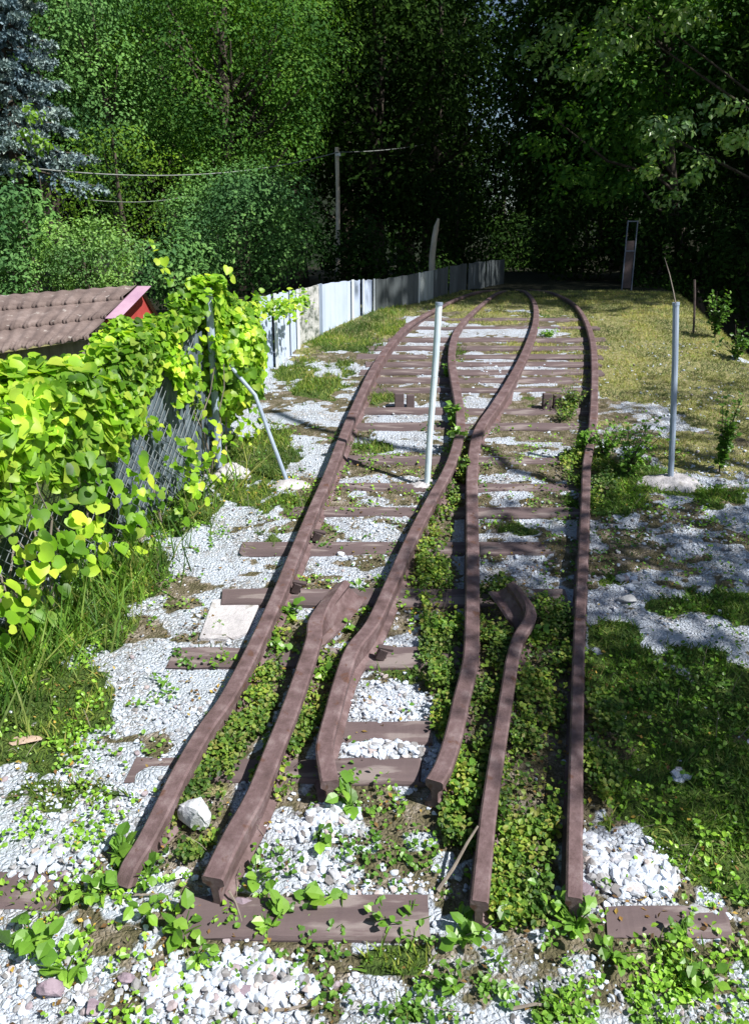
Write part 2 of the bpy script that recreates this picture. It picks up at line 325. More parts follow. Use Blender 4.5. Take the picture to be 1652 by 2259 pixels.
def grid_axis(lo, mid0, mid1, hi, step, grow=1.12):
    a = list(np.arange(mid0, mid1, step)); s = step; v = mid1
    while v < hi: a.append(v); v += s; s *= grow
    s = step; v = mid0; b = []
    while v > lo: s *= grow; v -= s; b.append(v)
    return np.array(b[::-1] + a)
gx = grid_axis(-120, -2.2, 3.6, 120, .022); gy = grid_axis(-30, 1.2, 9.5, 220, .022)
X, Y = np.meshgrid(gx, gy); X = X.ravel(); Y = Y.ravel(); Z = ground(X, Y)
nx, ny = len(gx), len(gy)
i = np.arange(ny - 1)[:, None] * nx + np.arange(nx - 1)[None, :]; i = i.ravel()
gme = mesh_np('ground', np.stack([X, Y, Z], 1), [np.stack([i, i + 1, i + 1 + nx, i + nx], 1)], True)
def setattr_(me, n, v):
    a = me.attributes.new(n, 'FLOAT', 'POINT'); a.data.foreach_set('value', np.asarray(v, np.float32))
outside = sstep(0, .4, np.interp(Y, [0, 2.05, 2.74, 4.52, 6.36, 8.3, 12, 16], [-1.8, -1.68, -1.46, -.92, -.9, -.05, 1.5, 2.5]) - X)
shade_mask = np.maximum(sstep(8.9, 9.7, Y), sstep(.1, .6, X - np.interp(Y, [0, 4, 6.25, 8.5, 10, 14], [3.6, 3.3, 2.9, 3.1, 3.5, 4.6])) * .9)
fg = np.maximum(f_grass(X, Y), outside); fg = np.maximum(fg, sstep(2.5, 3.2, X) * .9 * sstep(5.0, 4.0, Y))
setattr_(gme, 'grass', fg * .85 + f_cover(X, Y) * .2)
setattr_(gme, 'dry', f_dry(X, Y) * .85)
moss = lambda x, y: sstep(.50, .585, fbm(x + 17, y * 1.7 + 3, .45) * .55 + fbm(x, y * 1.5 + 40, .12) * .45 - .05 * (x < -.3) * (y < 4) + .045 * (y > 3.3))
setattr_(gme, 'soil', np.maximum(np.maximum(field(SOIL, X, Y) * .8, f_cover(X, Y) * .9), moss(X, Y) * .75))
setattr_(gme, 'wood_shade', shade_mask)
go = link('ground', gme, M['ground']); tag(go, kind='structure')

# ------------------------------------------------------------------ scatter tools
LEAF = (np.array([(0, 0, 0), (-.32, .45, .05), (0, 1, -.05), (.32, .45, .05)]), [np.array([(0, 1, 2, 3)])])
LEAF6 = (np.array([(0, 0, 0), (-.38, .3, .09), (-.34, .65, .07), (0, 1, -.06), (.34, .65, .07), (.38, .3, .09), (0, .5, 0)]),
         [np.array([(0, 6, 1, 1), (1, 6, 2, 2), (2, 6, 3, 3), (3, 6, 4, 4), (4, 6, 5, 5), (5, 6, 0, 0)])[:, :3]])
# heart-shaped vine leaf, folded on its midrib
HEART = (np.array([(0, .12, 0), (-.2, 0, .03), (-.43, .1, .1), (-.5, .38, .12), (-.36, .7, .07), (0, 1.0, -.12), (.36, .7, .07), (.5, .38, .12), (.43, .1, .1), (.2, 0, .03), (0, .5, -.02)]),
         [np.array([(0, 10, 1), (1, 10, 2), (2, 10, 3), (3, 10, 4), (4, 10, 5), (5, 10, 6), (6, 10, 7), (7, 10, 8), (8, 10, 9), (9, 10, 0)])[:, ::-1]])
BLADE = (np.array([(-.06, 0, 0), (.06, 0, 0), (-.045, .08, .5), (.045, .08, .5), (0, .35, 1.0)]), [np.array([(0, 1, 3, 2)]), np.array([(2, 3, 4)])])
def unit(v): return v / (np.linalg.norm(v, axis=-1, keepdims=True) + 1e-9)
def stamp(tmpl, P, scale, A, B, Cc):
    """copy a template to points P with axes A (x) B (y) Cc (z) and scale"""
    tv, tf = tmpl; n = len(P); k = len(tv)
    s = np.asarray(scale); s = s[:, None, None] if s.ndim else s
    L = tv[None, :, 0, None] * A[:, None, :] + tv[None, :, 1, None] * B[:, None, :] + tv[None, :, 2, None] * Cc[:, None, :]
    V = (P[:, None, :] + L * s).reshape(-1, 3); off = (np.arange(n) * k)[:, None, None]
    return V, [(f[None] + off).reshape(-1, f.shape[1]) for f in tf]
def leaves(tmpl, P, Nn, size, r, droop=.3, jit=.6, up=None):
    """leaf blades facing roughly along Nn, tips hanging"""
    n = len(P); Nn = unit(Nn + r.normal(size=(n, 3)) * jit)
    tip = np.array([0, 0, -1.0]) * droop + r.normal(size=(n, 3)) * .7
    if up is not None: tip = tip + up
    B = unit(tip - (tip * Nn).sum(1, keepdims=True) * Nn); A = np.cross(B, Nn)
    return stamp(tmpl, P, size, A, B, Nn)
def cat(parts):
    Vs, Fs, o = [], {}, 0
    for V, Fc in parts:
        Vs.append(V)
        for f in Fc: Fs.setdefault(f.shape[1], []).append(f + o)
        o += len(V)
    return np.concatenate(Vs), [np.concatenate(v) for v in Fs.values()]
def sample(n, x0, x1, y0, y1, dens, r, nearbias=0):
    x = r.uniform(x0, x1, n); y = y0 + (y1 - y0) * r.random(n) ** (1 + nearbias)
    k = r.random(n) < dens(x, y); return x[k], y[k]
# ------------------------------------------------------------------ rails
def catmull(P, n):
    P = np.array(P); Q = np.vstack([2 * P[0] - P[1], P, 2 * P[-1] - P[-2]]); out = []
    for i in range(1, len(Q) - 2):
        for k in range(n):
            t = k / n; a, b, c_, d = Q[i - 1:i + 3]
            out.append(.5 * (2 * b + (c_ - a) * t + (2 * a - 5 * b + 4 * c_ - d) * t * t + (3 * b - a - 3 * c_ + d) * t ** 3))
    out.append(P[-1]); return np.array(out)
def rail_obj(pts, w, label, mat='rust', h=.12, far=1.1, cut0=0, cut1=0, n=8, seed=0, foot=.052):
    """pts: (u, v, dz, roll); the head top runs through them at h + dz above the ballast"""
    r = np.random.default_rng(seed); P = []
    for q in pts:
        u, v = q[:2]; dz = q[2] if len(q) > 2 else 0; ro = q[3] if len(q) > 3 else 0
        p = at(u, v, h + dz); P.append([*p, ro])
    Q = catmull(P, n); V = []; Fc = []
    for i, q in enumerate(Q):
        d = Q[min(i + 1, len(Q) - 1), :3] - Q[max(i - 1, 0), :3]; d = Vector(d).normalized()
        s = 1 + (far - 1) * float(sstep(2, 7, q[1])); ww = w * s / 2; q = q.copy(); q[2] -= (h - .04) * float(sstep(5.5, 9.0, q[1])); q[2] -= .05 * float(sstep(9.6, 11.5, q[1])); s *= 1 - .35 * float(sstep(6.5, 9.2, q[1])); ww = w * s / 2
        a = Vector((d.y, -d.x, 0)).normalized(); up = a.cross(d).normalized()
        if q[3]:
            m3 = Matrix.Rotation(R(q[3]), 3, d); a = m3 @ a; up = m3 @ up
        hh = h * s
        prof = [(-ww + .006, 0), (ww - .006, 0), (ww, -.006), (ww, -.028 * s), (.011 * s, -.043 * s), (.010 * s, -hh + .028), (foot * s, -hh + .012), (foot * s, -hh), (-foot * s, -hh), (-foot * s, -hh + .012), (-.010 * s, -hh + .028), (-.011 * s, -.043 * s), (-ww, -.028 * s), (-ww, -.006)]
        for (px, pz) in prof:
            o = Vector(q[:3]) + a * px + up * pz
            if i == 0 and cut0: o = o - d * (pz * cut0)
            if i == len(Q) - 1 and cut1: o = o - d * (-pz * cut1)
            V.append(tuple(o))
    k = 14
    for i in range(len(Q) - 1):
        for j in range(k): Fc.append((i * k + j, i * k + (j + 1) % k, (i + 1) * k + (j + 1) % k, (i + 1) * k + j))
    L = (len(Q) - 1) * k
    def caps(b, rev):
        fs = [(b, b + 1, b + 2, b + 13), (b + 13, b + 2, b + 3, b + 12), (b + 12, b + 3, b + 4, b + 11), (b + 11, b + 4, b + 5, b + 10), (b + 10, b + 5, b + 6, b + 9), (b + 9, b + 6, b + 7, b + 8)]
        return [f[::-1] if rev else f for f in fs]
    Fc += caps(0, True) + caps(L, False)
    mb = MB(); mb.v = V; mb.f = Fc
    o = mb.build('railway_rail', M[mat], origin=Q[0, :3])
    tag(o, label, 'rail', 'bent rusty rails of the disused railway'); return o
rail_obj([(268, 1955, -.09), (285, 1908, -.055), (322, 1848, -.03), (362, 1770), (402, 1690), (455, 1600), (503, 1532), (562, 1420), (612, 1312), (652, 1215), (692, 1120), (727, 1040), (752, 975), (776, 915), (800, 862), (830, 800), (865, 745), (905, 700), (962, 664), (1010, 640), (1062, 625), (1112, 617)],
         .056, 'leftmost long rusty rail, its near end bent down into weeds beside the white boulders', cut0=.5, seed=1, foot=.03)
rail_obj([(468, 1936), (494, 1880), (522, 1825), (566, 1745), (606, 1645), (640, 1560), (670, 1475), (692, 1405), (696, 1368, .0, 0), (712, 1335, .01, -18), (732, 1306, .01, -26), (750, 1284, .005, -30)],
         .062, 'short rusty check rail with a thick sawn near end and a flared pointed far tip', h=.13, foot=.03, cut1=-.5, seed=2)
rail_obj([(728, 1722), (722, 1690), (716, 1640), (733, 1570), (752, 1500), (778, 1428), (822, 1370), (860, 1290), (892, 1218), (922, 1155), (957, 1090), (985, 1040), (1005, 990), (1015, 940), (1013, 895), (1003, 840), (996, 790), (1001, 740), (1017, 702), (1052, 663), (1092, 632), (1132, 616)],
         .056, 'long winding rail whose near end stops above the heap of white stones', far=1.1, seed=3, foot=.032)
rail_obj([(957, 1722), (980, 1680), (1002, 1610), (1017, 1540), (1032, 1480), (1040, 1420), (1042, 1300), (1042, 1200), (1041, 1110), (1041, 1040), (1048, 975), (1062, 935), (1090, 895), (1122, 845), (1150, 792), (1170, 742), (1182, 695), (1180, 655), (1162, 630), (1133, 616)],
         .058, 'sharply kinked middle rail with its sawn near end right of the stone heap', far=1.2, seed=4, h=.11, foot=.034)
rail_obj([(1057, 1988), (1066, 1900), (1076, 1800), (1090, 1700), (1106, 1600), (1122, 1500), (1130, 1450), (1145, 1400), (1168, 1365, .01, 12), (1172, 1340, .02, 30), (1158, 1314, .03, 38), (1138, 1288, .035, 42)],
         .048, 'short rail through green ground cover with its far end twisted back to the left', cut1=-.4, seed=5, h=.11, foot=.034)
rail_obj([(1266, 1980), (1268, 1800), (1272, 1600), (1277, 1400), (1284, 1250), (1291, 1100), (1294, 1020), (1304, 960), (1310, 880), (1311, 800), (1306, 740), (1290, 690), (1268, 658), (1238, 640), (1192, 625), (1150, 617)],
         .044, 'rightmost long straight rail running beside the shaded lawn', far=1.2, seed=6, h=.10, foot=.03)

# ------------------------------------------------------------------ sleepers
TIES = [(2030, 385, 968, .13), (1966, -40, 132, .12), (2036, 1330, 1590, .09), (1706, 270, 920, .11), (1618, 745, 960, .11), (1455, 385, 1015, .13), (1322, 470, 1270, .13), (1212, 540, 1290, .12), (1134, 590, 1290, .10), (1076, 740, 1300, .09), (1018, 755, 1290, .10),
        (943, 760, 1300, .12), (908, 790, 1300, .12), (862, 800, 1300, .09), (841, 810, 1310, .12), (823, 790, 1320, .12), (806, 800, 1320, .12), (789, 785, 1330, .12), (770, 810, 1350, .12), (752, 860, 1340, .12), (724, 880, 1320, .10), (706, 930, 1290, .1)]
ORD = 'x y nearest second third fourth fifth sixth seventh eighth ninth tenth eleventh twelfth thirteenth fourteenth fifteenth sixteenth seventeenth eighteenth nineteenth twentieth'.split()
MOODS = ['broad mauve brown sleeper piece exposed between the sawn rail ends', 'stub of brown sleeper at the left edge in front of the weeds', 'narrow exposed sleeper end at lower right of the rightmost rail', 'short half buried sleeper by the kinked rail end', 'narrow sleeper just behind the stone heap', 'wide sleeper in grass beside the flared check rail', 'long clean sleeper passing under the flared rail tip', 'sleeper beside the pale patch left of the tracks']
for ti, (v, u0, u1, wd) in enumerate(TIES):
    a = at(u0, v); b = at(u1, v); r = np.random.default_rng(50 + ti)
    yc = a[1]; L = b[0] - a[0]; xc = (a[0] + b[0]) / 2; nseg = 26
    V = []; hgt = .09
    prof = [(-.5, -1), (-.5, -.12), (-.44, 0), (.44, 0), (.5, -.12), (.5, -1)]
    yaw = r.normal() * .008
    for s_ in range(nseg + 1):
        x = -L / 2 + L * s_ / nseg; j = np.array([(float(fbm(x + q * 7, ti * 3.3, .5)) - .5) * .02 + r.normal() * .0004 for q in range(6)]); e = r.normal() * .02 if s_ in (0, nseg) else 0
        for q, (py, pz) in enumerate(prof):
            V.append((x + e + (r.normal() * .012 if s_ in (0, nseg) else 0), py * wd + j[q] + x * yaw, (.014 if wd > .125 and yc < 5 else .007) + pz * hgt + j[q] * .8))
    Fc = []
    for s_ in range(nseg):
        for j in range(6): Fc.append((s_ * 6 + j, s_ * 6 + (j + 1) % 6, (s_ + 1) * 6 + (j + 1) % 6, (s_ + 1) * 6 + j))
    Fc += [tuple(range(6)), tuple(nseg * 6 + j for j in range(6))[::-1]]
    mb = MB(); mb.v = V; mb.f = Fc; o = mb.build('sleeper', M['tie'])
    z = float(np.mean(ground(np.linspace(a[0], b[0], 9), np.full(9, yc)))); o.location = (xc, yc, z + .003)
    o.rotation_euler = (math.atan(.176 if yc < 7.5 else .1), 0, 0)
    lab = MOODS[ti] if ti < len(MOODS) else ('%s flat brown sleeper counting up the slope from the broken rail ends' % ORD[ti])
    tag(o, lab, 'sleeper', 'sleepers laid across the track bed')
    if ti in (5, 6, 7):                                      # rail spikes left standing in the wood
        for ux in ((842, 1462), (700, 1200), (655, 1318), (1028, 1300))[0:3][ti - 5:ti - 4]:
            p_ = at(*ux); mb = MB(); mb.box((0, 0, .02), (.035, .03, .05), Matrix.Rotation(.4, 3, 'Y')); mb.box((.015, 0, .045), (.06, .022, .014), Matrix.Rotation(.2, 3, 'Y'))
            k = mb.build('rail_clip', M['rust_dark'], o, bevel=.003); k.location = (p_[0] - xc, p_[1] - yc, .022)
# two upright sleeper stubs between the rails
for u, v, w_, lab in ((893, 898, .14, 'brown upright wooden block between the rails left of the white post'), (1216, 902, .13, 'dark upright wooden block beside the small bush between the right rails')):
    p_ = at(u, v); mb = MB(); mb.box((-w_ * .28, 0, .05), (w_ * .46, .06, .13)); mb.box((w_ * .27, .006, .045), (w_ * .4, .05, .12))
    o = mb.build('wooden_block', M['tie'], bevel=.005); o.location = (p_[0], p_[1], gz(p_[0], p_[1]) - .01); tag(o, lab, 'block')

# ------------------------------------------------------------------ posts with concrete feet
def mound(name, c, rx, ry, hh, mat, seed, parent):
    r = np.random.default_rng(seed); nr, na = 10, 40; V = [(0, 0, hh)]; Fc = []
    for i in range(1, nr + 1):
        k = i / nr
        for j in range(na):
            a_ = 2 * math.pi * j / na; e = 1 + .13 * math.sin(3 * a_ + seed) + .09 * math.sin(7 * a_ + seed * 2) + r.normal() * .02
            x, y = rx * k * e * math.cos(a_), ry * k * e * math.sin(a_); dz = float(ground(c[0] + x, c[1] + y)) - c[2]
            V.append((x, y, hh * (1 - k ** 1.7) + dz - (.03 if i == nr else 0) + r.normal() * .004))
    for j in range(na): Fc.append((0, 1 + j, 1 + (j + 1) % na))
    for i in range(nr - 1):
        for j in range(na): a0 = 1 + i * na; Fc.append((a0 + j, a0 + na + j, a0 + na + (j + 1) % na, a0 + (j + 1) % na))
    mb = MB(); mb.v = V; mb.f = Fc; return mb.build(name, mat, parent, smooth=True)
def post(u, v, ut, vt, rad, mat, label, footing, seed, cap=True, cat='post', name='metal_post', yt=None):
    b_ = at(u, v); x, y = b_[0], b_[1]; z = gz(x, y); t_ = pt(ut, vt, yt or y)
    root = empty(name, (x, y, z)); tag(root, label, cat)
    mb = MB(); d = Vector((t_[0] - x, t_[1] - y, t_[2] - z)); mb.tube([Vector((0, 0, -.1)), d * .3, d * .7 + Vector((.003, 0, 0)), d], rad, 12)
    mb.build('shaft', M[mat], root, smooth=False)
    if cap:
        mb = MB(); mb.tube([d - d.normalized() * .004, d + d.normalized() * .012], rad * 1.15, 12); mb.build('cap', M['grey_post'], root)
    if footing: mound('concrete_footing', (x, y, z), *footing, M['concrete'], seed, root)
    return root, d
rw, dw = post(940, 1072, 968, 672, .0175, 'white_post', 'thin white steel post standing between the two left rails of the track', (.11, .08, .035), 3)
rr, dr = post(1480, 1067, 1490, 672, .0165, 'grey_post', 'blue grey steel post in a pale concrete mound right of the tracks', (.19, .11, .05), 5)
rt, _ = post(1530, 735, 1531, 617, .010, 'rust_dark', 'thin dark rusty rod standing at the edge of the embankment', None, 1, cap=False)
# dry stem rising from the right-hand post
mb = MB(); a = np.array([pt(1489, 668, 4.2), pt(1484, 640, 4.25), pt(1476, 605, 4.3), pt(1465, 568, 4.35)]); mb.tube(a, [.004, .003, .0025, .0015], 6)
tag(mb.build('dry_stem', M['wood'], origin=a[0]), 'thin dry stem leaning up from the top of the blue grey post', 'stem')

# ------------------------------------------------------------------ chain link fence under the vine
FP = [np.array([*p, gz(*p)]) for p in FENCE_L]
fr = empty('chain_link_fence', FP[0]); tag(fr, 'grey chain link fence half hidden beneath the bright green vine', 'fence')
o0 = FP[0]
def fpt(s):                                               # s metres along the fence
    for a, b in zip(FP[:-1], FP[1:]):
        l = np.linalg.norm(b[:2] - a[:2])
        if s <= l: break
        s -= l
    q = a + (b - a) * min(s / l, 1.2); return np.array([q[0], q[1], gz(q[0], q[1])])
FL = sum(np.linalg.norm(b[:2] - a[:2]) for a, b in zip(FP[:-1], FP[1:]))
mb = MB()
pitch = .055; nn = int(FL / pitch); hf = .9; st = 14
for k in range(nn):
    for dirn in (1, -1):
        pts = []
        s0 = k * pitch
        for j in range(0, 3):
            zz = hf * j / 2; s_ = s0 + dirn * hf * j / 2
            if 0 <= s_ <= FL: q = fpt(s_); pts.append(q - o0 + np.array([.002 * dirn, 0, zz]))
        if len(pts) > 1: mb.tube(pts, .0017, 3, cap=False)
mb.build('wire_mesh', M['wire'], fr)
for s_, hh, rad in ((0, 1.03, .021), (1.85, .95, .018), (2.95, .95, .018)):
    q = fpt(s_) - o0; mb = MB(); mb.tube([q + np.array([.02, 0, -.08]), q + np.array([.02, 0, hh])], rad, 12); mb.build('post', M['grey_post'], fr)
mb = MB(); mb.tube([fpt(s_) - o0 + np.array([0, 0, .88]) for s_ in np.linspace(0, FL, 14)], .0025, 6); mb.build('top_wire', M['wire'], fr)
V = []; Fc = []
for k in range(25):
    q = fpt(k * .036); w_ = .006 * math.sin(k * 1.9)
    for zz in (.03, .25, .5, .80): V.append(tuple(q - o0 + np.array([-.03 + w_, w_ * zz, zz])))
V += [(x - .004, y, z) for x, y, z in V]; K = 100
for k in range(24):
    for j in range(3): a0 = k * 4 + j; Fc += [(a0, a0 + 4, a0 + 5, a0 + 1), (K + a0, K + a0 + 1, K + a0 + 5, K + a0 + 4)]
    Fc += [(k * 4, K + k * 4, K + k * 4 + 4, k * 4 + 4), (k * 4 + 3, k * 4 + 7, K + k * 4 + 7, K + k * 4 + 3)]
Fc += [(0, 1, K + 1, K), (1, 2, K + 2, K + 1), (2, 3, K + 3, K + 2), (96, K + 96, K + 97, 97), (97, K + 97, K + 98, 98), (98, K + 98, K + 99, 99)]
mb = MB(); mb.v = V; mb.f = Fc; mb.build('netting', M['net'], fr)
tp = pt(563, 872, 4.5); bt = at(641, 1072); mb = MB()
mb.tube([np.array([bt[0], bt[1], bt[2] - .03]) - o0, tp - o0, FP[0] + np.array([.02, .02, .72]) - o0], .0115, 10); mb.build('brace', M['grey_post'], fr)
fo = mound('concrete_footing', tuple(bt), .11, .07, .03, M['concrete'], 8, fr); fo.location = bt - o0
q = at(512, 1046); fo = mound('concrete_footing', tuple(q), .115, .09, .06, M['concrete'], 9, fr); fo.location = q - o0

# ------------------------------------------------------------------ white sheet fence
BL = [(578, 822, 655), (607, 812, 650), (641, 786, 643), (655, 772, 641), (705, 742, 628), (745, 718, 622), (775, 707, 619), (798, 699, 618), (822, 690, 617), (850, 684, 615), (885, 677, 609), (920, 668, 603), (955, 659, 596), (990, 649, 588), (1030, 641, 581), (1070, 633, 576), (1110, 626, 572)]
wroot = None
mats = ['panel_white', 'panel_white', 'panel_white', 'panel_speck', 'panel_white', 'panel_white', 'panel_white', 'panel_white'] + ['panel_shaded', 'panel_shaded', 'panel_shaded', 'panel_grey', 'panel_shaded', 'panel_shaded', 'panel_shaded', 'panel_shaded']
pos = []
for u, vb, vt_ in BL:
    b_ = at(u, vb); t_ = pt(u, vt_, b_[1]); pos.append((b_, t_[2]))
wroot = empty('sheet_fence', pos[0][0]); tag(wroot, 'fence of pale upright sheets curving back along the left side of the track', 'fence')
o0w = pos[0][0]
for i in range(len(pos) - 1):
    (a, za), (b, zb) = pos[i], pos[i + 1]; L = np.linalg.norm((b - a)[:2]); nsg = max(6, int(L / .02)); V = []; Fc = []
    nrm = np.array([(b - a)[1], -(b - a)[0], 0]) / L
    for s_ in range(nsg + 1):
        k = .01 + .98 * s_ / nsg; c_ = a + (b - a) * k; wv = .006 * math.sin(s_ * 1.35) + .012 * math.sin(k * 5 + i)
        for th in (0, -.006):
            for zz in (gz(c_[0], c_[1]) - .04, za + (zb - za) * k + .004 * math.sin(k * 9 + i * 2)):
                V.append(tuple(c_ * [1, 1, 0] + nrm * (wv + th) + [0, 0, zz] - o0w))
    for s_ in range(nsg):
        a4 = s_ * 4; b4 = a4 + 4
        Fc += [(a4, b4, b4 + 1, a4 + 1), (a4 + 2, a4 + 3, b4 + 3, b4 + 2), (a4 + 1, b4 + 1, b4 + 3, a4 + 3)]
    Fc += [(0, 1, 3, 2), (nsg * 4, nsg * 4 + 2, nsg * 4 + 3, nsg * 4 + 1)]
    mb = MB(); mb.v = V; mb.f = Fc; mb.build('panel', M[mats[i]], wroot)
    if i in (1, 3, 4, 6, 7, 8, 11):
        mb = MB(); w_ = .022 if i < 7 else .016; mb.box((a - o0w) + np.array([0, 0, (za - a[2]) / 2]) + nrm * .022, (w_, w_, za - a[2] + .02)); mb.build('post', M['frame_white' if i not in (4, 9) else 'grey_post'], wroot)

# ------------------------------------------------------------------ shed
A_ = pt(303, 633, 8.6); Nn_ = pt(232, 704, 7.9); Fr = pt(348, 703, 9.0); RL = pt(-160, 668, 7.9); EL_ = pt(-160, 800, 6.9); NE = pt(205, 745, 7.6)
sh = empty('shed', (A_[0], A_[1], gz(A_[0], A_[1]))); tag(sh, 'small shed with rippled brown roof sheets and a red gable behind the vine', 'shed'); so = np.array(sh.location)
V = []; Fc = []; ns = 150; rows = [(0, .31), (.29, .68), (.66, 1.05)]
dwn = None
for ri, (k0, k1) in enumerate(rows):
    n0 = len(V)
    for s_ in range(ns + 1):
        a = RL + (A_ - RL) * s_ / ns; e_ = EL_ + (NE - EL_) * s_ / ns
        for q, kk in enumerate((k0, (k0 + k1) / 2, k1, k1)):
            p_ = a + (e_ - a) * (kk + (.012 * math.sin(s_ * .55 + ri) + .006 * math.sin(s_ * 1.7) if q >= 2 else 0)); wv = .006 * math.sin(s_ * .55)
            lift = .02 + wv + (.035 if q == 2 else .0) + (.0 if q != 1 else .012)
            V.append(tuple(p_ + np.array([0, -.3, .95]) * lift - so))
    for s_ in range(ns):
        for q in range(3):
            b0 = n0 + s_ * 4 + q; Fc.append((b0, b0 + 4, b0 + 5, b0 + 1))
mb = MB(); mb.v = V; mb.f = Fc; mb.build('roof', M['roof'], sh, smooth=True)
back = Fr + (RL - A_)
mb = MB(); mb.v = [tuple(q - so) for q in (RL, A_, Fr, back)]; mb.f = [(0, 1, 2, 3)]; mb.build('back_roof', M['roof'], sh)
zg = 0.3
mb = MB(); gi = [A_ + np.array([.02, -.0, -.01]), Nn_ + np.array([.02, 0, -.01]), np.array([Nn_[0] + .02, Nn_[1], zg]), np.array([Fr[0], Fr[1], zg]), Fr]
bk = [q + np.array([-.05, .02, 0]) for q in gi]
mb.v = [tuple(q - so) for q in gi + bk]; mb.f = [(0, 1, 2, 3, 4), (9, 8, 7, 6, 5), (0, 5, 6, 1), (1, 6, 7, 2), (3, 8, 9, 4), (4, 9, 5, 0)]; mb.build('gable', M['red'], sh)
def board(p0, p1, wv, th, mat, nm):
    mb = MB(); d = np.array([.02, -.05, 0]); mb.v = [tuple(q - so) for q in (p0, p1, p1 + wv, p0 + wv, p0 + d, p1 + d, p1 + wv + d, p0 + wv + d)]
    mb.f = [(0, 1, 2, 3), (4, 7, 6, 5), (0, 4, 5, 1), (1, 5, 6, 2), (2, 6, 7, 3), (3, 7, 4, 0)]; mb.build(nm, M[mat], sh)
board(A_ + [0, 0, .01], Nn_ + [0, 0, .01], np.array([.14, 0, -.0]), .02, 'barge', 'barge_board')
board(A_ + [.03, .02, .012], Fr + [.03, 0, .0], np.array([-.03, 0, -.02]), .02, 'rust_dark', 'gable_trim')
mb = MB(); w0 = EL_ + (NE - EL_) * 0; mb.v = [tuple(q - so) for q in (np.array([EL_[0], EL_[1] + .15, EL_[2] - .02]), np.array([NE[0], NE[1] + .15, NE[2] - .02]), np.array([NE[0], NE[1] + .15, zg]), np.array([EL_[0], EL_[1] + .15, zg]))]; mb.f = [(0, 3, 2, 1)]; mb.build('wall', M['wood'], sh)

# ------------------------------------------------------------------ pole, cable, ladder-like post, snag
pp = pt(745, 485, 15.0); ptop = pt(745, 325, 15.0); zb = gz(pp[0], 15.0)
pole = empty('utility_pole', (pp[0], 15.0, zb)); tag(pole, 'slender weathered wooden pole carrying the overhead cable', 'pole')
mb = MB(); mb.tube([(0, 0, -.2), (.0, 0, 1), (.01, 0, 2), (0, 0, ptop[2] - zb)], [.05, .042, .036, .034], 10); mb.build('shaft', M['palebark'], pole)
mb = MB(); mb.box((.02, -.03, ptop[2] - zb - .12), (.09, .05, .05)); mb.build('insulator', M['frame_white'], pole, bevel=.01)
def cable(P3, sag, rad, label):
    pts = []
    for a, b, sg in zip(P3[:-1], P3[1:], sag):
        for k in range(16):
            t_ = k / 16; pts.append(a + (b - a) * t_ - np.array([0, 0, sg * 4 * t_ * (1 - t_)]))
    pts.append(P3[-1]); pts = np.array(pts); mb = MB(); mb.tube(pts - pts[0], rad, 6)
    o = mb.build('overhead_cable', M['cable'], smooth=True); o.location = pts[0]; tag(o, label, 'cable')
cable([pt(70, 371, 10.5), pt(745, 337, 15.0) + [0, -.06, 0], pt(1010, 298, 24)], (.2, .1), .009, 'long sagging overhead cable fixed to the top of the wooden pole')
cable([pt(200, 441, 11), pt(420, 431, 14.5)], (.06,), .006, 'short faint lower cable disappearing into the domed bush')
lb = at(1381, 640); ly = lb[1]; lz = gz(lb[0], ly); tz = pt(1381, 490, ly)[2]
lp = empty('lattice_post', (lb[0], ly, lz)); tag(lp, 'narrow two legged grey steel post standing in the dark at the wood edge', 'post')
for sx in (-.062, .062):
    mb = MB(); mb.box((sx, 0, (tz - lz) / 2), (.012, .02, tz - lz + .04)); mb.build('leg', M['lat'], lp)
mb = MB(); mb.box((0, .004, (tz - lz) / 2 - .1), (.10, .01, tz - lz - .25)); mb.build('web_plate', M['rust_dark'], lp)
for k in range(2): mb = MB(); mb.box((0, 0, tz - lz + .01 - k * .36), (.136, .022, .014)); mb.build('rung', M['lat'], lp)
sp = pt(953, 566, 13.5); st_ = pt(962, 482, 13.5); zb = gz(sp[0], 13.5)
mb = MB(); mb.tube([(0, 0, -.05), (sp[0] - sp[0], 0, sp[2] - zb), (.03, 0, (sp[2] + st_[2]) / 2 - zb), (.06, .02, st_[2] - zb - .12), (.09, .02, st_[2] - zb)], [.06, .05, .045, .042, .018], 9)
tag(mb.build('tree_snag', M['palebark']), 'pale broken tree trunk toned as sunlit at the mouth of the dark wood', 'tree trunk'); bpy.data.objects['tree_snag'].location = (sp[0], 13.5, zb)
# ------------------------------------------------------------------ gravel stones
def ico(sub=1):
    bm = bmesh.new(); bmesh.ops.create_icosphere(bm, subdivisions=sub, radius=.5); v = np.array([tuple(q.co) for q in bm.verts]); f = np.array([[q.index for q in p_.verts] for p_ in bm.faces]); bm.free(); return v, f
I1, I2, I3 = ico(1), ico(2), ico(3)
def rock(seed, I=I2, rough=.18, flat=.7, cuts=5):
    r = np.random.default_rng(seed); v, f = I; v = v.copy()
    v = v * (1 + r.normal(size=(len(v), 1)) * rough * .35)
    for _ in range(cuts):
        n = unit(r.normal(size=3)); d = r.uniform(.22, .4); s = v @ n; v = v - np.outer(np.maximum(s - d, 0), n)
    v = v * (1, r.uniform(.65, 1), flat * r.uniform(.8, 1.1)); return v, [f]
PEB = [rock(s_, I1 if s_ % 2 else I2, .25, .65, 4) for s_ in range(10)]
def frames(n, r, tilt=.3):
    a = r.uniform(0, 6.283, n); Cc = unit(np.stack([r.normal(size=n) * tilt, r.normal(size=n) * tilt - .17, np.ones(n)], 1))
    A = np.stack([np.cos(a), np.sin(a), np.zeros(n)], 1); A = unit(A - (A * Cc).sum(1, keepdims=True) * Cc); return A, np.cross(Cc, A), Cc
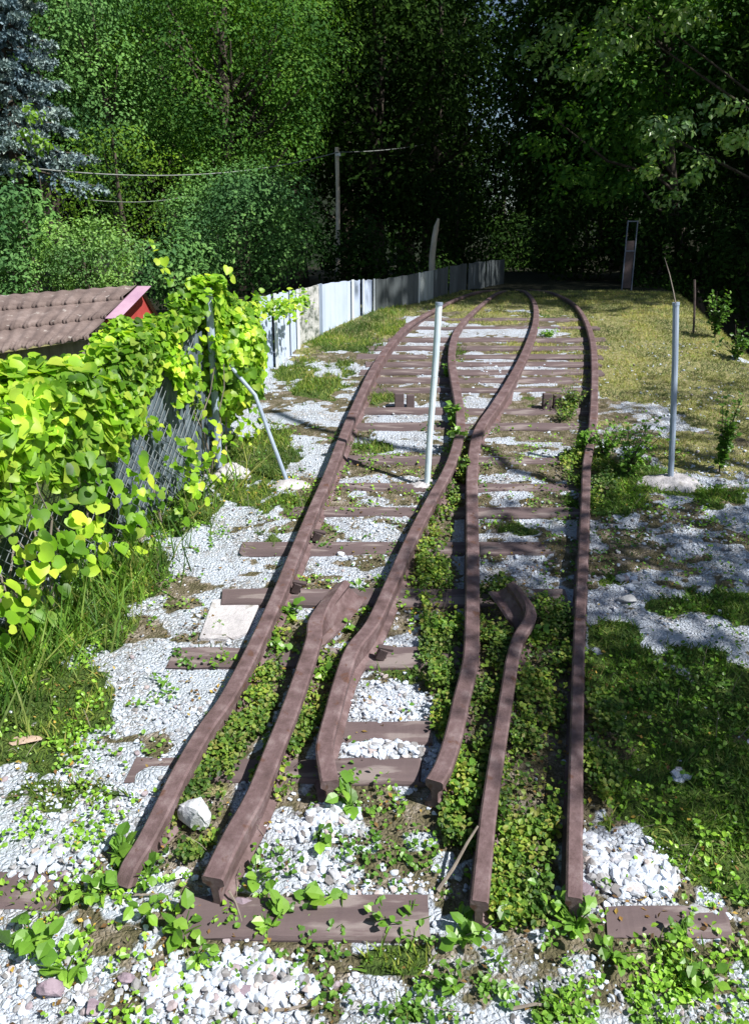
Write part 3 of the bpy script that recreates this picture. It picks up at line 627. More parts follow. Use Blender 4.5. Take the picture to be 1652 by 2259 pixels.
def near_tie(x, y):
    k = np.zeros(len(x), bool)
    for v, u0, u1, wd in TIES[:10]:
        a = TW[v]; k |= (np.abs(y - a[1] + .02 * np.sin(x * 23)) < wd * .42) & (x > a[0] + .02) & (x < a[2] - .03)
    return k
TW = {v: (at(u0, v)[0], at(u0, v)[1], at(u1, v)[0]) for v, u0, u1, w_ in TIES}
HEAP = [ell(700, 1830, 110, 45), ell(870, 1960, 150, 35), ell(1400, 1910, 130, 80), ell(500, 2170, 270, 110), ell(60, 2180, 90, 100, .8), ell(850, 1655, 90, 25), ell(850, 1530, 110, 60, .9), ell(1440, 1690, 90, 30, .5), ell(1350, 1300, 100, 60, .7),
        ell(300, 1900, 160, 60, .7), ell(900, 1360, 100, 26, .8), ell(200, 1750, 200, 60, .7), ell(1480, 1160, 200, 70, .6), ell(850, 1200, 140, 80, .5), ell(1150, 1240, 120, 70, .6), ell(1350, 2190, 80, 40, .6), ell(1300, 2130, 60, 30, .4)]
def peb_d(x, y):
    ms = sstep(.50, .585, fbm(x + 17, y * 1.7 + 3, .45) * .55 + fbm(x, y * 1.5 + 40, .12) * .45 - .05 * (x < -.3) * (y < 4) + .045 * (y > 3.3))
    g_ = np.maximum(f_grass(x, y) * .75, f_cover(x, y) * .9); h_ = field(HEAP, x, y)
    d = np.clip(np.maximum(.30, h_) - g_ * .8 * (1 - h_ * .6), 0.015, 1) * sstep(.3, .5, fbm(x, y, .22) + h_ * .35)
    xl = np.interp(y, [1.2, 2.05, 2.74, 4.52], [-1.9, -1.68, -1.4, -.85]); return d * (x > xl) * (1 - .6 * field(SOIL, x, y) * (1 - h_)) * (1 - .75 * ms * (1 - h_ * .7))
parts = []; r = np.random.default_rng(11)
for (n, x0, x1, y0, y1, s0, s1) in ((52000, -1.4, 1.7, 1.3, 2.6, .006, .030), (44000, -1.7, 2.6, 2.4, 4.9, .007, .030), (14000, -1.2, 2.9, 4.7, 7.2, .01, .03)):
    x, y = sample(n, x0, x1, y0, y1, peb_d, r); k = ~near_tie(x, y); x, y = x[k], y[k]
    sc = s0 + (s1 - s0) * r.random(len(x)) ** 3; z = ground(x, y) + sc * r.uniform(-.08, .28, len(x)); which = r.integers(0, 10, len(x))
    for w_ in range(10):
        k = which == w_; A, B, Cc = frames(k.sum(), r); parts.append(stamp(PEB[w_], np.stack([x, y, z], 1)[k], sc[k], A, B, Cc))
# the little heaps of larger white stones
for (u, v, ru, rv, n, s0, s1) in ((735, 1805, 60, 28, 90, .022, .05), (690, 1840, 80, 20, 50, .018, .035), (710, 1925, 60, 20, 40, .02, .04), (1400, 1930, 95, 50, 220, .022, .048), (1310, 1880, 30, 40, 60, .02, .045), (850, 1660, 85, 18, 120, .02, .04), (1500, 1720, 20, 10, 8, .03, .05), (500, 2180, 200, 60, 260, .02, .042), (1380, 1290, 25, 14, 12, .03, .06), (560, 1630 + 500, 60, 30, 40, .02, .035), (120, 1920, 90, 50, 60, .02, .04)):
    e_ = ell(u, v, ru, rv); a_ = r.uniform(0, 6.283, n); q = np.sqrt(r.random(n)); x = e_[0] + e_[2] * q * np.cos(a_); y = e_[1] + e_[3] * q * np.sin(a_)
    sc = r.uniform(s0, s1, n); z = ground(x, y) + sc * .2 + .012 * (1 - q); which = r.integers(0, 10, n)
    for w_ in range(10):
        k = which == w_; A, B, Cc = frames(k.sum(), r); parts.append(stamp(PEB[w_], np.stack([x, y, z], 1)[k], sc[k], A, B, Cc))
V, Fc = cat(parts); o = link('gravel', mesh_np('gravel', V, Fc, False), M['pebble']); tag(o, 'loose white crushed stone spread between and beside the rails', 'gravel', kind='stuff')

# ------------------------------------------------------------------ single rocks
def stone(u, v, w, d_, h_, mat, seed, label, name='rock', rough=.14, sink=.3, rot=0, cuts=9):
    p_ = at(u, v); V, Fc = rock(seed, I3, rough, 1, cuts); r = np.random.default_rng(seed)
    V = V * np.array([w, d_, h_]); V += r.normal(size=V.shape) * min(w, h_) * .006
    o = link(name, mesh_np(name, V, Fc, False), M[mat]); o.location = (p_[0], p_[1], gz(p_[0], p_[1]) + h_ * (.5 - sink)); o.rotation_euler = (.1, rot, rot * 2); tag(o, label, 'rock'); return o
stone(436, 1832, .19, .15, .17, 'stone_white', 44, 'large angular bluish white boulder between the two left rails', rough=.02, sink=.2, rot=-.3, cuts=22)
stone(394, 1937, .075, .06, .045, 'stone_white', 22, 'flat white rock beside the near end of the leftmost rail', rough=.06, rot=.2)
stone(113, 2195, .068, .06, .075, 'stone_mauve', 23, 'egg shaped mauve stone standing in white gravel at bottom left')
stone(207, 2240, .05, .05, .05, 'stone_mauve', 24, 'dark mauve stone second from the bottom left corner')
stone(283, 2172, .05, .045, .035, 'stone_mauve', 25, 'small brownish mauve stone on the white gravel patch')
stone(540, 2200, .06, .05, .05, 'stone_mauve', 26, 'grey mauve stone sunk in gravel below the broad sleeper')
stone(1165, 1950, .10, .08, .07, 'stone_grey', 27, 'grey rock lying in leaves between the two right rails', rot=.2)
stone(1120, 1915, .07, .06, .05, 'stone_grey', 28, 'smaller grey rock touching leaves near the right short rail')
stone(1382, 1325, .10, .09, .05, 'stone_grey', 29, 'rounded grey rock in shade right of the straight rail')
stone(1290, 1975, .05, .10, .06, 'stone_mauve', 30, 'brown rock wedged against the near end of the rightmost rail')
stone(1550, 2010, .09, .06, .03, 'stone_grey', 31, 'bluish grey rock at the right end of the front sleeper')
stone(530, 2000, .08, .05, .04, 'stone_mauve', 32, 'mauve rock beside the sawn end of the thick check rail')
stone(752, 1227, .05, .04, .035, 'stone_white', 34, 'white stone beside the second wide sleeper left of the winding rail')
stone(1498, 1725, .045, .035, .03, 'stone_white', 35, 'little white stone alone in the dark grass at right')
stone(644, 1842, .028, .022, .02, 'brick', 36, 'small round red brick crumb above the stone heap', 'brick_fragment')
stone(838, 1984, .05, .028, .02, 'brick', 37, 'long pinkish red brick fragment behind the front sleeper', 'brick_fragment')
stone(580, 1830, .03, .03, .02, 'stone_white', 38, 'small white pebble next to the thick check rail')
stone(55, 1640, .13, .06, .03, 'tan', 39, 'flat pinkish tan stone half buried in the left grass'); bpy.data.objects[-1] if False else None
# flat worn slab of concrete left of the track
sl = [(470, 1325), (578, 1322), (545, 1398), (500, 1412), (440, 1412)]
V = []; n = len(sl)
for u, v in sl: p_ = at(u, v); V.append((p_[0], p_[1], gz(p_[0], p_[1]) + .014))
V += [(x, y, z - .05) for x, y, z in V]; mb = MB(); mb.v = V; mb.f = [tuple(range(n)), tuple(range(n, 2 * n))[::-1]] + [(i, (i + 1) % n, n + (i + 1) % n, n + i) for i in range(n)]
tag(mb.build('concrete_slab', M['concrete'], origin=V[0], bevel=.004), 'worn grey concrete slab beside the leftmost rail', 'slab')

# ------------------------------------------------------------------ grass and ground cover
r = np.random.default_rng(21)
def blades(n, x0, x1, y0, y1, dens, s0, s1, mat, label, lean=.5, wide=1.0, name='grass', nb=0):
    x, y = sample(n, x0, x1, y0, y1, dens, r, nb); k = ~near_tie(x, y) | (r.random(len(x)) < .15); x, y = x[k], y[k]; n = len(x); z = ground(x, y) - .002
    a = r.uniform(0, 6.283, n); B = np.stack([np.cos(a), np.sin(a), np.zeros(n)], 1); up = unit(np.stack([r.normal(size=n) * lean, r.normal(size=n) * lean, np.ones(n)], 1))
    A = unit(np.cross(B, up)) * wide; sc = r.uniform(s0, s1, n)
    V, Fc = stamp(BLADE, np.stack([x, y, z], 1), sc, A, B, up)
    o = link(name, mesh_np(name, V, Fc, False), M[mat]); return tag(o, label, name.replace('_', ' '), kind='stuff')
pat = lambda x, y, s_=.12, a=.38, b=.6: sstep(a, b, fbm(x + 5, y + 9, s_))
blades(120000, -1.9, .8, 1.3, 8.8, lambda x, y: f_grass(x, y) * (.4 + .6 * pat(x, y)) * (x < .8) * (x > np.interp(y, [1.2, 2.7, 4.5, 6.4, 8.3], [-2, -1.7, -1.1, -.95, 0])), .02, .06, 'grass', 'green grass growing in patches left of and between the rails')
blades(190000, .3, 3.6, 1.3, 5.0, lambda x, y: f_grass(x, y) * (.3 + .7 * pat(x, y, .15, .3, .5)) * (.35 + .65 * sstep(.7, 1.3, x)), .018, .05, 'grass_dark', 'short dark lawn grass in the shade right of the tracks', lean=.8, nb=.4)
blades(200000, -1, 4.8, 4.6, 10.5, lambda x, y: np.maximum(f_dry(x, y), .5 * f_grass(x, y)) * (.25 + .75 * pat(x, y, .25, .3, .55)) * (x > np.interp(y, [4, 6.4, 8.3, 11], [-.9, -.9, 0, 1.2])), .012, .04, 'grass_dry', 'short dry yellowish grass on the embankment top', lean=.8, wide=1.3)
x0f = lambda y: np.interp(y, [1.2, 2.05, 2.74, 4.52], [-1.9, -1.68, -1.45, -.95])
blades(15000, -2.0, -.7, 1.6, 4.9, lambda x, y: np.exp(-((x - x0f(y) - .12) / .16) ** 2) * (x > x0f(y) - .2) * (y < 4.4) * (.15 + .85 * (y < 3.5)), .09, .30, 'grass_dark', 'long green grass tufts leaning out below the vine covered fence', lean=.45, wide=.28, name='tall_grass')
def cover(n, x0, x1, y0, y1, dens, s0, s1, hh, mat, label, tmpl=LEAF6, name='ground_cover', flat=.5):
    x, y = sample(n, x0, x1, y0, y1, dens, r, .4); n = len(x); hgt = hh * (.35 + .9 * fbm(x, y, .16)) * r.random(n) ** .6
    P = np.stack([x, y, ground(x, y) + hgt + .003], 1); V, Fc = leaves(tmpl, P, np.tile([.1, -.25, 1.0], (n, 1)), r.uniform(s0, s1, n), r, 0, flat)
    o = link(name, mesh_np(name, V, Fc, False), M[mat]); return tag(o, label, name.replace('_', ' '), kind='stuff')
cover(110000, -.9, .3, 1.7, 4.9, lambda x, y: f_cover(x, y) * (.08 + .92 * pat(x, y, .09, .42, .62)), .007, .022, .055, 'leaf_cover', 'low small leaved ground cover between the left rails')
cover(190000, .2, 1.5, 1.3, 5.6, lambda x, y: f_cover(x, y) * (.06 + .94 * pat(x, y, .11, .44, .64)), .007, .022, .09, 'leaf_cover', 'dense dark ground cover filling the gaps between the right rails')
LOW = [ell(1250, 2200, 400, 110, 1), ell(60, 1500, 120, 60, .8), ell(170, 1450, 80, 80, .8), ell(300, 1980, 300, 60, .6), ell(200, 1820, 220, 70, .6), ell(1100, 2110, 330, 80, 1), ell(1400, 2200, 300, 110, .8), ell(1000, 2060, 100, 40, .9), ell(200, 2000, 160, 45, .7), ell(120, 2100, 120, 60, .8), ell(860, 1880, 140, 60, .55), ell(600, 1930, 60, 60, .6), ell(100, 1790, 140, 50, .4), ell(230, 1700, 120, 30, .5), ell(440, 2180, 50, 60, .5),
       ell(950, 2210, 180, 60, .5), ell(640, 2000, 80, 30, .5), ell(450, 1455, 80, 28, .9), ell(330, 1900, 60, 50, .7), ell(80, 2240, 120, 30, .6), ell(740, 1730, 50, 40, .6), ell(420, 1180, 80, 40, .7), ell(200, 1530, 180, 50, .8), ell(120, 1640, 160, 40, .7), ell(350, 1290, 40, 60, .5)]
cover(26000, .9, 3.0, 1.4, 4.4, lambda x, y: (f_grass(x, y) * .5 + .2) * pat(x, y, .14, .45, .6) * (x > .95), .008, .024, .03, 'leaf_weed_dark', 'small leaved weeds mixed into the shaded lawn', name='lawn_weeds')
cover(130000, -1.7, 1.9, 1.3, 5.2, lambda x, y: np.maximum(field(LOW, x, y) * pat(x, y, .09, .44, .6), .35 * moss(x, y) * pat(x, y, .07, .45, .6)), .007, .022, .03, 'leaf_weed', 'small bright leaved weeds creeping over the gravel in front', name='creeping_weeds')
# scattered debris
x, y = sample(9000, -1.6, 2, 1.3, 4.6, lambda x, y: (.2 + .6 * pat(x, y, .2)) * (1 - .85 * (x > 1.0)), r); P = np.stack([x, y, ground(x, y) + .012], 1); V, Fc = leaves(LEAF, P, np.tile([0, 0, 1.0], (len(x), 1)), r.uniform(.006, .022, len(x)), r, 0, .4)
M['litter'] = leafmat('dead_leaf', [(.05, .03, .018), (.13, .075, .035), (.25, .15, .05), (.4, .3, .08)], .1, .8)
tag(link('leaf_litter', mesh_np('leaf_litter', V, Fc), M['litter']), 'dead brown leaf scraps strewn over the gravel', 'litter', kind='stuff')

# ------------------------------------------------------------------ weeds one can tell apart
def weed(u, v, hgt, rad, nl, size, label, mat='leaf_weed', tmpl=LEAF6, seed=0, grp=None, nst=6, name='weed', catg='weed', low=.15, droop=.1, stem='leaf_weed_dark', wst=.0025):
    r_ = np.random.default_rng(seed); p_ = at(u, v); x, y = p_[0], p_[1]; z = gz(x, y)
    root = empty(name, (x, y, z)); tag(root, label, catg, grp); mb = MB(); P = []
    for k in range(nst):
        a = r_.uniform(0, 6.283); l = r_.uniform(.55, 1) * hgt; e = r_.uniform(.3, 1) * rad
        pts = [np.array([math.cos(a) * e * q ** 1.5, math.sin(a) * e * q ** 1.5, l * q]) for q in (0, .35, .7, 1)]
        mb.tube(pts, [wst * 1.4, wst, wst * .8, wst * .5], 5)
        for _ in range(max(1, nl // nst)):
            q = r_.uniform(low, 1.02); i_ = min(int(q * 3), 2); f = q * 3 - i_; b_ = pts[i_] + (pts[i_ + 1] - pts[i_]) * f
            P.append(b_ + r_.normal(size=3) * rad * .12)
    mb.build('stem', M[stem], root); P = np.array(P); out = unit(P * [1, 1, .2] + r_.normal(size=P.shape) * .03); V, Fc = leaves(tmpl, P, np.tile([.15, -.3, .9], (len(P), 1)), r_.uniform(.6, 1.15, len(P)) * size, r_, droop, .45, out * .8)
    link('foliage', mesh_np('foliage', V, Fc, False), M[mat], root)
    return root
WG = 'broad leaved weeds rooted in the gravel'
for a in [(70, 2090, .07, .10, 26, .055, 'wide low weed with rounded leaves at the left edge below the front sleeper'), (150, 2150, .05, .07, 14, .045, 'weed with pale leaves right above the mauve egg shaped stone'), (215, 1985, .07, .08, 22, .045, 'weed leaning over the left stub of the front sleeper'),
          (405, 2070, .06, .06, 12, .05, 'four lobed bright weed just below the sawn rail end'), (428, 2130, .05, .06, 12, .038, 'small weed below the four lobed one on the gravel'), (270, 1900, .10, .05, 14, .06, 'long leaved weed growing against the bent end of the leftmost rail'), (330, 1940, .07, .05, 14, .04, 'weed between the bent rail end and the flat white rock'),
          (563, 1960, .06, .05, 9, .045, 'weed beside the thick check rail above the broad sleeper'), (615, 2030, .06, .03, 8, .05, 'yellow green shoot crossing the front sleeper'), (680, 1995, .05, .02, 5, .05, 'single upright leaf shoot behind the front sleeper'), (735, 1985, .05, .04, 9, .035, 'tuft of thin leaves behind the front sleeper middle'),
          (775, 1790, .10, .05, 14, .06, 'long leaved weed by the near end of the winding rail'), (850, 2035, .06, .06, 12, .04, 'weed overlapping the right part of the broad sleeper'), (900, 2040, .05, .06, 14, .035, 'weed at the right end of the broad sleeper'), (1020, 1740, .08, .07, 20, .04, 'bright weed right of the kinked rail sawn end'), (1010, 1800, .07, .06, 16, .035, 'weed below the kinked rail sawn end'),
          (1140, 1850, .06, .08, 26, .045, 'broad bright weed over rocks between the right rails'), (1115, 1990, .08, .09, 34, .04, 'leafy mass at the near end of the short right rail'), (1190, 1990, .07, .09, 34, .035, 'leafy weed just left of the rightmost rail end'), (1040, 2080, .05, .1, 36, .04, 'large patch of weed centred below the right rails'), (1270, 2050, .10, .07, 40, .035, 'tall tuft of pale shoots at the foot of the rightmost rail'),
          (640, 1360, .09, .07, 26, .04, 'bright leafy weed between the rails left of the flared tip'), (625, 1440, .07, .06, 26, .034, 'weed clump below the bright one between the left rails'), (720, 1500, .06, .05, 22, .03, 'weed clump beside the winding rail'), (770, 1390, .05, .02, 5, .035, 'yellow sprig hanging at the twisted rail tip'), (790, 1310, .04, .03, 5, .05, 'small leaf sprig on the long clean sleeper'),
          (1180, 1420, .10, .05, 26, .03, 'green sprig by the twisted rail end on the right'), (970, 1400, .07, .06, 30, .028, 'bright small leaved clump left of the kinked rail'), (1540, 2190, .06, .08, 26, .035, 'leafy weed in the lower right corner'), (590, 1990 + 60, .04, .03, 5, .035, 'short yellowing shoot in front of the broad sleeper'), (700, 2000 - 130, .06, .05, 14, .04, 'pale splayed weed in the middle of the gravel'),
          (1000, 2190, .05, .07, 22, .03, 'weed in the middle of the bottom edge'), (330, 2020, .05, .05, 12, .04, 'weed at the foot of the brown stones left of the sawn rail'), (1510, 1985 + 90, .05, .06, 18, .03, 'weed below the right end of the front sleeper'), (1350, 2110, .05, .07, 22, .032, 'weed below the rightmost rail and sleeper')]:
    weed(*a, seed=int(a[0] * 3 + a[1]), grp=WG)
weed(1385, 1050, .34, .20, 420, .028, 'airy green shrub with thin stems in front of the dry bank', nst=16, seed=5, name='shrub', catg='shrub', stem='bark')
weed(1330, 1010, .24, .12, 260, .026, 'leafy weed shrub hugging the far side of the rightmost rail', nst=10, seed=6, name='shrub', catg='shrub', stem='bark')
weed(1285, 1010, .17, .05, 110, .034, 'vine clump climbing over the rightmost rail at its narrowest bend', nst=8, seed=7, name='shrub', catg='shrub', stem='bark')
weed(1585, 1040, .48, .09, 380, .032, 'narrow dark green sapling right of the blue grey post', mat='leaf_weed_dark', nst=9, seed=8, name='sapling', catg='sapling', stem='bark')
weed(1575, 745, .42, .12, 420, .034, 'upright leafy sapling at the edge of the embankment beside the thin rod', mat='leaf_weed_dark', nst=9, seed=9, name='sapling', catg='sapling', stem='bark')
weed(1620, 790, .28, .16, 240, .034, 'bushy weed below the sapling on the embankment edge', mat='leaf_weed_dark', nst=9, seed=10, name='sapling', catg='sapling', stem='bark')
weed(1262, 900, .17, .10, 520, .016, 'small round grey green bush between the two right rails', mat='leaf_cover', nst=24, seed=12, name='shrub', catg='shrub', stem='bark')
weed(1208, 742, .05, .10, 200, .02, 'bright green low tuft on the upper track between rails', mat='leaf_weed', nst=14, seed=13, name='shrub', catg='shrub')
weed(1004, 1000, .16, .04, 90, .045, 'rounded yellow green leaves beside the winding rail', nst=8, seed=14)
weed(1000, 945, .16, .035, 60, .06, 'long bladed green plant climbing the winding rail', nst=8, seed=15, tmpl=LEAF)
weed(1018, 1060, .16, .06, 300, .022, 'dark climbing leaves between the winding and the kinked rail', mat='leaf_cover', nst=14, seed=16)
weed(985, 830, .12, .05, 120, .022, 'green tuft left of the winding rail near the white post', nst=8, seed=17)
weed(740, 622, .12, .04, 12, .1, 'thin tall grass plant sticking above the sheet fence', nst=5, seed=18, tmpl=LEAF, mat='leaf_weed_dark')
r_ = np.random.default_rng(404); mb = MB(); o0s = at(800, 1500)
for k in range(260):
    x = r_.uniform(-1.5, 1.9); y = r_.uniform(1.45, 4.8); z = gz(x, y); a = np.array([x, y, z]) - o0s; L = r_.uniform(.03, .11); d = np.array([r_.normal() * .6, r_.normal() * .6, r_.uniform(.15, 1)]); d = d / np.linalg.norm(d)
    mb.tube([a, a + d * L * .5 + [0, 0, .008], a + d * L + r_.normal(size=3) * .008], [.0013, .001, .0006], 4)
o = mb.build('dry_stalks', M['wood']); o.location = o0s; tag(o, 'thin dry stalks and twigs scattered in the ballast', 'twigs', kind='stuff')
# sticks
def stick(pts, rad, label, mat='wood'):
    P = [at(u, v, h_) for u, v, h_ in pts]; o = P[0]; mb = MB(); mb.tube([q - o for q in P], [rad * (1 - .6 * i / len(P)) for i in range(len(P))], 6)
    tag(mb.build('stick', M[mat], origin=(0, 0, 0)), label, 'stick'); bpy.context.scene.collection.objects[-1].location = o
stick([(965, 1965, .01), (1000, 1915, .04), (1030, 1860, .08), (1054, 1822, .11)], .006, 'bare bleached stick leaning against the short right rail')
stick([(250, 1982, .01), (290, 1974, .02), (340, 1973, .02), (372, 1976, .015)], .004, 'thin pale root lying before the bent rail end')
stick([(570, 2232, .01), (640, 2226, .015), (700, 2208, .01)], .005, 'reddish twig on the white gravel at the bottom')
stick([(505, 1965, .05), (520, 1990, .02), (535, 2035, .015)], .0035, 'thin dry stem hanging beside the sawn rail end')
stick([(1130, 2225, .01), (1180, 2215, .02), (1250, 2222, .01)], .005, 'brown twig among weeds at the bottom edge')

# ------------------------------------------------------------------ the vine on the fence
r = np.random.default_rng(33)
def vine(n, smin, smax, fn, size, name, label, mat='leaf_vine'):
    s = r.uniform(smin, smax, n); P, Nn = [], []
    P, Nn = fn(s); k = np.isfinite(P[:, 0]); return P[k], Nn[k]
def along(s):
    xs = np.interp(s, [-.9, 0, 1.86, 2.59, 3.5], [-.92 + .06, -.92, -1.56, -1.80, -2.1]); ys = np.interp(s, [-.9, 0, 1.86, 2.59, 3.5], [5.4, 4.52, 2.74, 2.05, 1.15]); return xs, ys
def vine_pts(n, smin, smax, zin, face=.5):
    s = r.uniform(smin, smax, n); x, y = along(s); g = ground(x, y)
    lump = fbm(s * 1.0 + 40, np.zeros(n), .55) - .45
    top = (1.0 + lump * .42) * np.interp(s, [-.9, -.4, 0, 1.0, 2.0, 3.5], [.78, .88, .92, .88, .98, 1.02])
    low = np.interp(s, [-.9, 0, .5, 1.3, 2.0, 2.6, 3.5], [.36, .44, .50, .54, .26, .10, .05]) + (fbm(s * 3, np.zeros(n) + 9, .3) - .5) * .75
    f = r.random(n) < face
    h_ = low + (top - low) * r.random(n) ** .8
    bulge = .02 + .14 * fbm(s + 3, h_ + 8, .3)
    wid = np.interp(s, [-.9, 0, .6, 1.4, 3.5], [.15, .2, .45, 1.0, 1.1]); off = np.where(f, bulge - r.random(n) ** 2 * .16, .08 - r.random(n) ** 1.1 * wid)
    zt = top + (fbm(x + off * 2, y * 2, .35) - .5) * .28 - np.where(off < -.1, (-off - .1) * .16, 0)
    z = np.where(f, h_, zt - r.random(n) ** 2 * .16)
    d = .955; P = np.stack([x + off * d, y + off * .2, g + z], 1)
    Nn = np.where(f[:, None], np.array([.9, -.35, .45]), np.array([.25, -.35, 1.0])); return P, Nn
P1, N1 = vine_pts(21000, -.25, 3.3, 0)
k = fbm(P1[:, 1] * 1.3 + P1[:, 0], P1[:, 2] * 1.3, .28) + .14 * r.random(len(P1)) + .25 * (P1[:, 2] - ground(P1[:, 0], P1[:, 1]) - .55) + .08 * (P1[:, 1] < 2.9) > .485; P1, N1 = P1[k], N1[k]
# mound beyond the far post
n = 4200; c = np.array([-.90, 4.85, 1.42]); d = unit(r.normal(size=(n, 3))); P2 = c + d * np.array([.26, .40, .36]) * (r.random((n, 1)) ** .25) * (1 + .25 * (fbm(d[:, 0] * 2 + 5, d[:, 2] * 2 + 5, .5) - .5)[:, None]); N2 = d + [.2, -.4, .5]
n = 2600; c = np.array([-1.06, 4.8, 1.36]); d = unit(r.normal(size=(n, 3))); P3 = c + d * np.array([.17, .4, .28]) * (r.random((n, 1)) ** .25); N3 = d + [.2, -.4, .5]
n = 380; s = r.uniform(0, .8, n); P4 = np.stack([-.80 + s * .32 + r.normal(size=n) * .05, 5.2 + s * 1.7 + r.normal(size=n) * .1, 1.66 - s * .03 + r.normal(size=n) * .05], 1); N4 = np.tile([.2, -.5, 1.0], (n, 1))
sh_ = []
for k in range(90):                                      # loose shoots hanging down or standing out of the mass
    s_ = r.uniform(-.4, 3.2); x, y = along(np.array([s_])); up_ = r.random() < .45 and (s_ < .35); z0_ = gz(x[0], y[0]) + (r.uniform(.95, 1.1) if up_ else r.uniform(.25, .6)); a = np.array([x[0] + (r.uniform(-.2, .15) if up_ else r.uniform(.1, .24)), y[0], z0_])
    for j in range(r.integers(5, 12)):
        a = a + np.array([r.normal() * .02, r.normal() * .025, (.022 if up_ else -.032)]); sh_.append(a + r.normal(size=3) * .018)
P5 = np.array(sh_); N5 = np.tile([.8, -.5, .6], (len(P5), 1))
P = np.concatenate([P1, P2, P3, P5, P4]); Nn = np.concatenate([N1, N2, N3, N5, N4]); sz = np.where(P[:, 1] > 3.6, r.uniform(.018, .058, len(P)), .024 + .06 * r.random(len(P))); sz[-len(P4):] *= .8
k = ~((np.abs(P[:, 0] + .905) < .045) & (P[:, 1] > 4.15) & (P[:, 1] < 4.53) & (r.random(len(P)) < .85)); P, Nn, sz = P[k], Nn[k], sz[k]
V, Fc = leaves(HEART, P, Nn, sz, r, .9, .38)
vr = empty('vine', FP[0]); tag(vr, 'thick bright yellow green heart leaved vine draped over the chain link fence', 'vine')
lv = link('foliage', mesh_np('foliage', V - np.array(vr.location), Fc, True), M['leaf_vine'], vr)
mb = MB()
for k in range(46):
    s_ = r.uniform(-.1, 3.0); x, y = along(np.array([s_])); z = gz(x[0], y[0]); a = np.array([x[0] + r.uniform(-.3, .1), y[0], z]) - FP[0]
    pts = [a]; 
    for j in range(5): a = a + np.array([r.normal() * .03, r.normal() * .05, .13]); pts.append(a)
    mb.tube(pts, [.006, .005, .0045, .004, .003, .002], 5)
mb.build('stem', M['wood'], vr)

# ------------------------------------------------------------------ trees
def tree(name, label, catg, x, y, clumps, leafsize, nper, mat, seed, trunk=.12, bark='bark', grp=None, tmpl=LEAF, droop=.2, jit=.22, z0=None, squash=.75, limb=True, dens=None):
    """clumps: (x, y, z, r) in world space; leaves fill the shell of every clump, limbs reach each of them"""
    r_ = np.random.default_rng(seed); z = gz(x, y) if z0 is None else z0
    root = empty(name, (x, y, z)); tag(root, label, catg, grp); parts = []; mb = MB()
    cl = np.array(clumps, float); topz = cl[:, 2].max()
    tp = np.array([cl[:, 0].mean() * .4 + x * .6, cl[:, 1].mean() * .4 + y * .6, topz - .2])
    b0 = np.array([x, y, z - .1]); hh = tp[2] - b0[2]
    tr = [b0 + (tp - b0) * q + np.array([math.sin(q * 5 + seed), math.cos(q * 4 + seed), 0]) * trunk * .6 * q for q in np.linspace(0, 1, 9)]
    mb.tube([q - np.array([x, y, z]) for q in tr], [trunk * (1.25 if i == 0 else 1) * (1 - .85 * i / 8) for i in range(9)], 9)
    mb.build('trunk', M[bark], root, smooth=True); mb = MB()
    for (cx, cy, cz, cr) in cl:
        n = int(nper * 4.2 * cr * cr / leafsize / leafsize); n = max(n, 40)
        d = unit(r_.normal(size=(n, 3))); rad = cr * (.45 + .6 * r_.random((n, 1)) ** .6) * (1 + .5 * (fbm(d[:, 0] * 3 + cx, d[:, 2] * 3 + cz + d[:, 1] * 2, .8) - .5)[:, None])
        P = np.array([cx, cy, cz]) + d * rad * [1, 1, squash]; P = P + r_.normal(size=P.shape) * cr * .05
        parts.append(leaves(tmpl, P, d + [.15, -.2, .5], r_.uniform(.6, 1.3, n) * leafsize, r_, droop, jit))
        if limb and r_.random() < .16:
            q = min(max((cz - .5 * cr - b0[2]) / hh, .15), .9); s0 = b0 + (tp - b0) * q * .8; e = np.array([cx, cy, cz]); md = (s0 + e) / 2 + [0, 0, -.1 * np.linalg.norm(e - s0)]
            mb.tube([s0 - root.location, md - root.location, e - root.location], [trunk * .22, trunk * .13, trunk * .04], 6)
    if mb.v: mb.build('limb', M[bark], root, smooth=True)
    V, Fc = cat(parts); link('crown', mesh_np('crown', V - np.array([x, y, z]), Fc, False), M[mat], root); return root
def blob(c, rad, n, cr, seed, flat=1.0):
    """clump centres spread over an egg of radii rad"""
    r_ = np.random.default_rng(seed); o = []
    for k in range(n):
        th = k * 2.39996 + r_.normal() * .2; zz = 1 - 2 * (k + .5) / n; q = math.sqrt(max(0, 1 - zz * zz)); s_ = r_.uniform(.62, .95)
        o.append((c[0] + rad[0] * q * math.cos(th) * s_, c[1] + rad[1] * q * math.sin(th) * s_, c[2] + rad[2] * zz * s_ * flat, cr * r_.uniform(.7, 1.25)))
    return o
def P_(u, v, y): return pt(u, v, y)
# bushes low on the left
def bush(u, v, y, rx, rz, n, cr, size, nper, mat, label, seed, catg='bush', name='bush', **kw):
    c = P_(u, v, y); px = F / (y * math.cos(PIT)); return tree(name, label, catg, c[0], y, blob((c[0], c[1], c[2]), (rx / px, rx / px * .8, rz / px), n, cr, seed), size, nper, mat, seed, trunk=.05, **kw)
bush(190, 570, 9.6, 112, 92, 38, .20, .036, 1.2, 'f_round', 'round fresh green clipped bush behind the shed roof', 1)
bush(25, 500, 9.7, 85, 90, 26, .22, .06, 1.8, 'f_cool', 'bluish green bush at the left edge under the spruce', 2)
bush(25, 610, 9.4, 75, 60, 16, .22, .05, 1.8, 'f_cool', 'low dull green bush left of the round clipped bush', 22)
bush(545, 505, 13.0, 180, 135, 60, .42, .05, 1.1, 'f_cool', 'large domed cool green bush left of the wooden pole', 3, droop=.1)
bush(380, 600, 12.0, 110, 60, 20, .32, .07, 1.5, 'f_cool', 'shaggy low bush between the round bush and the domed bush', 4)
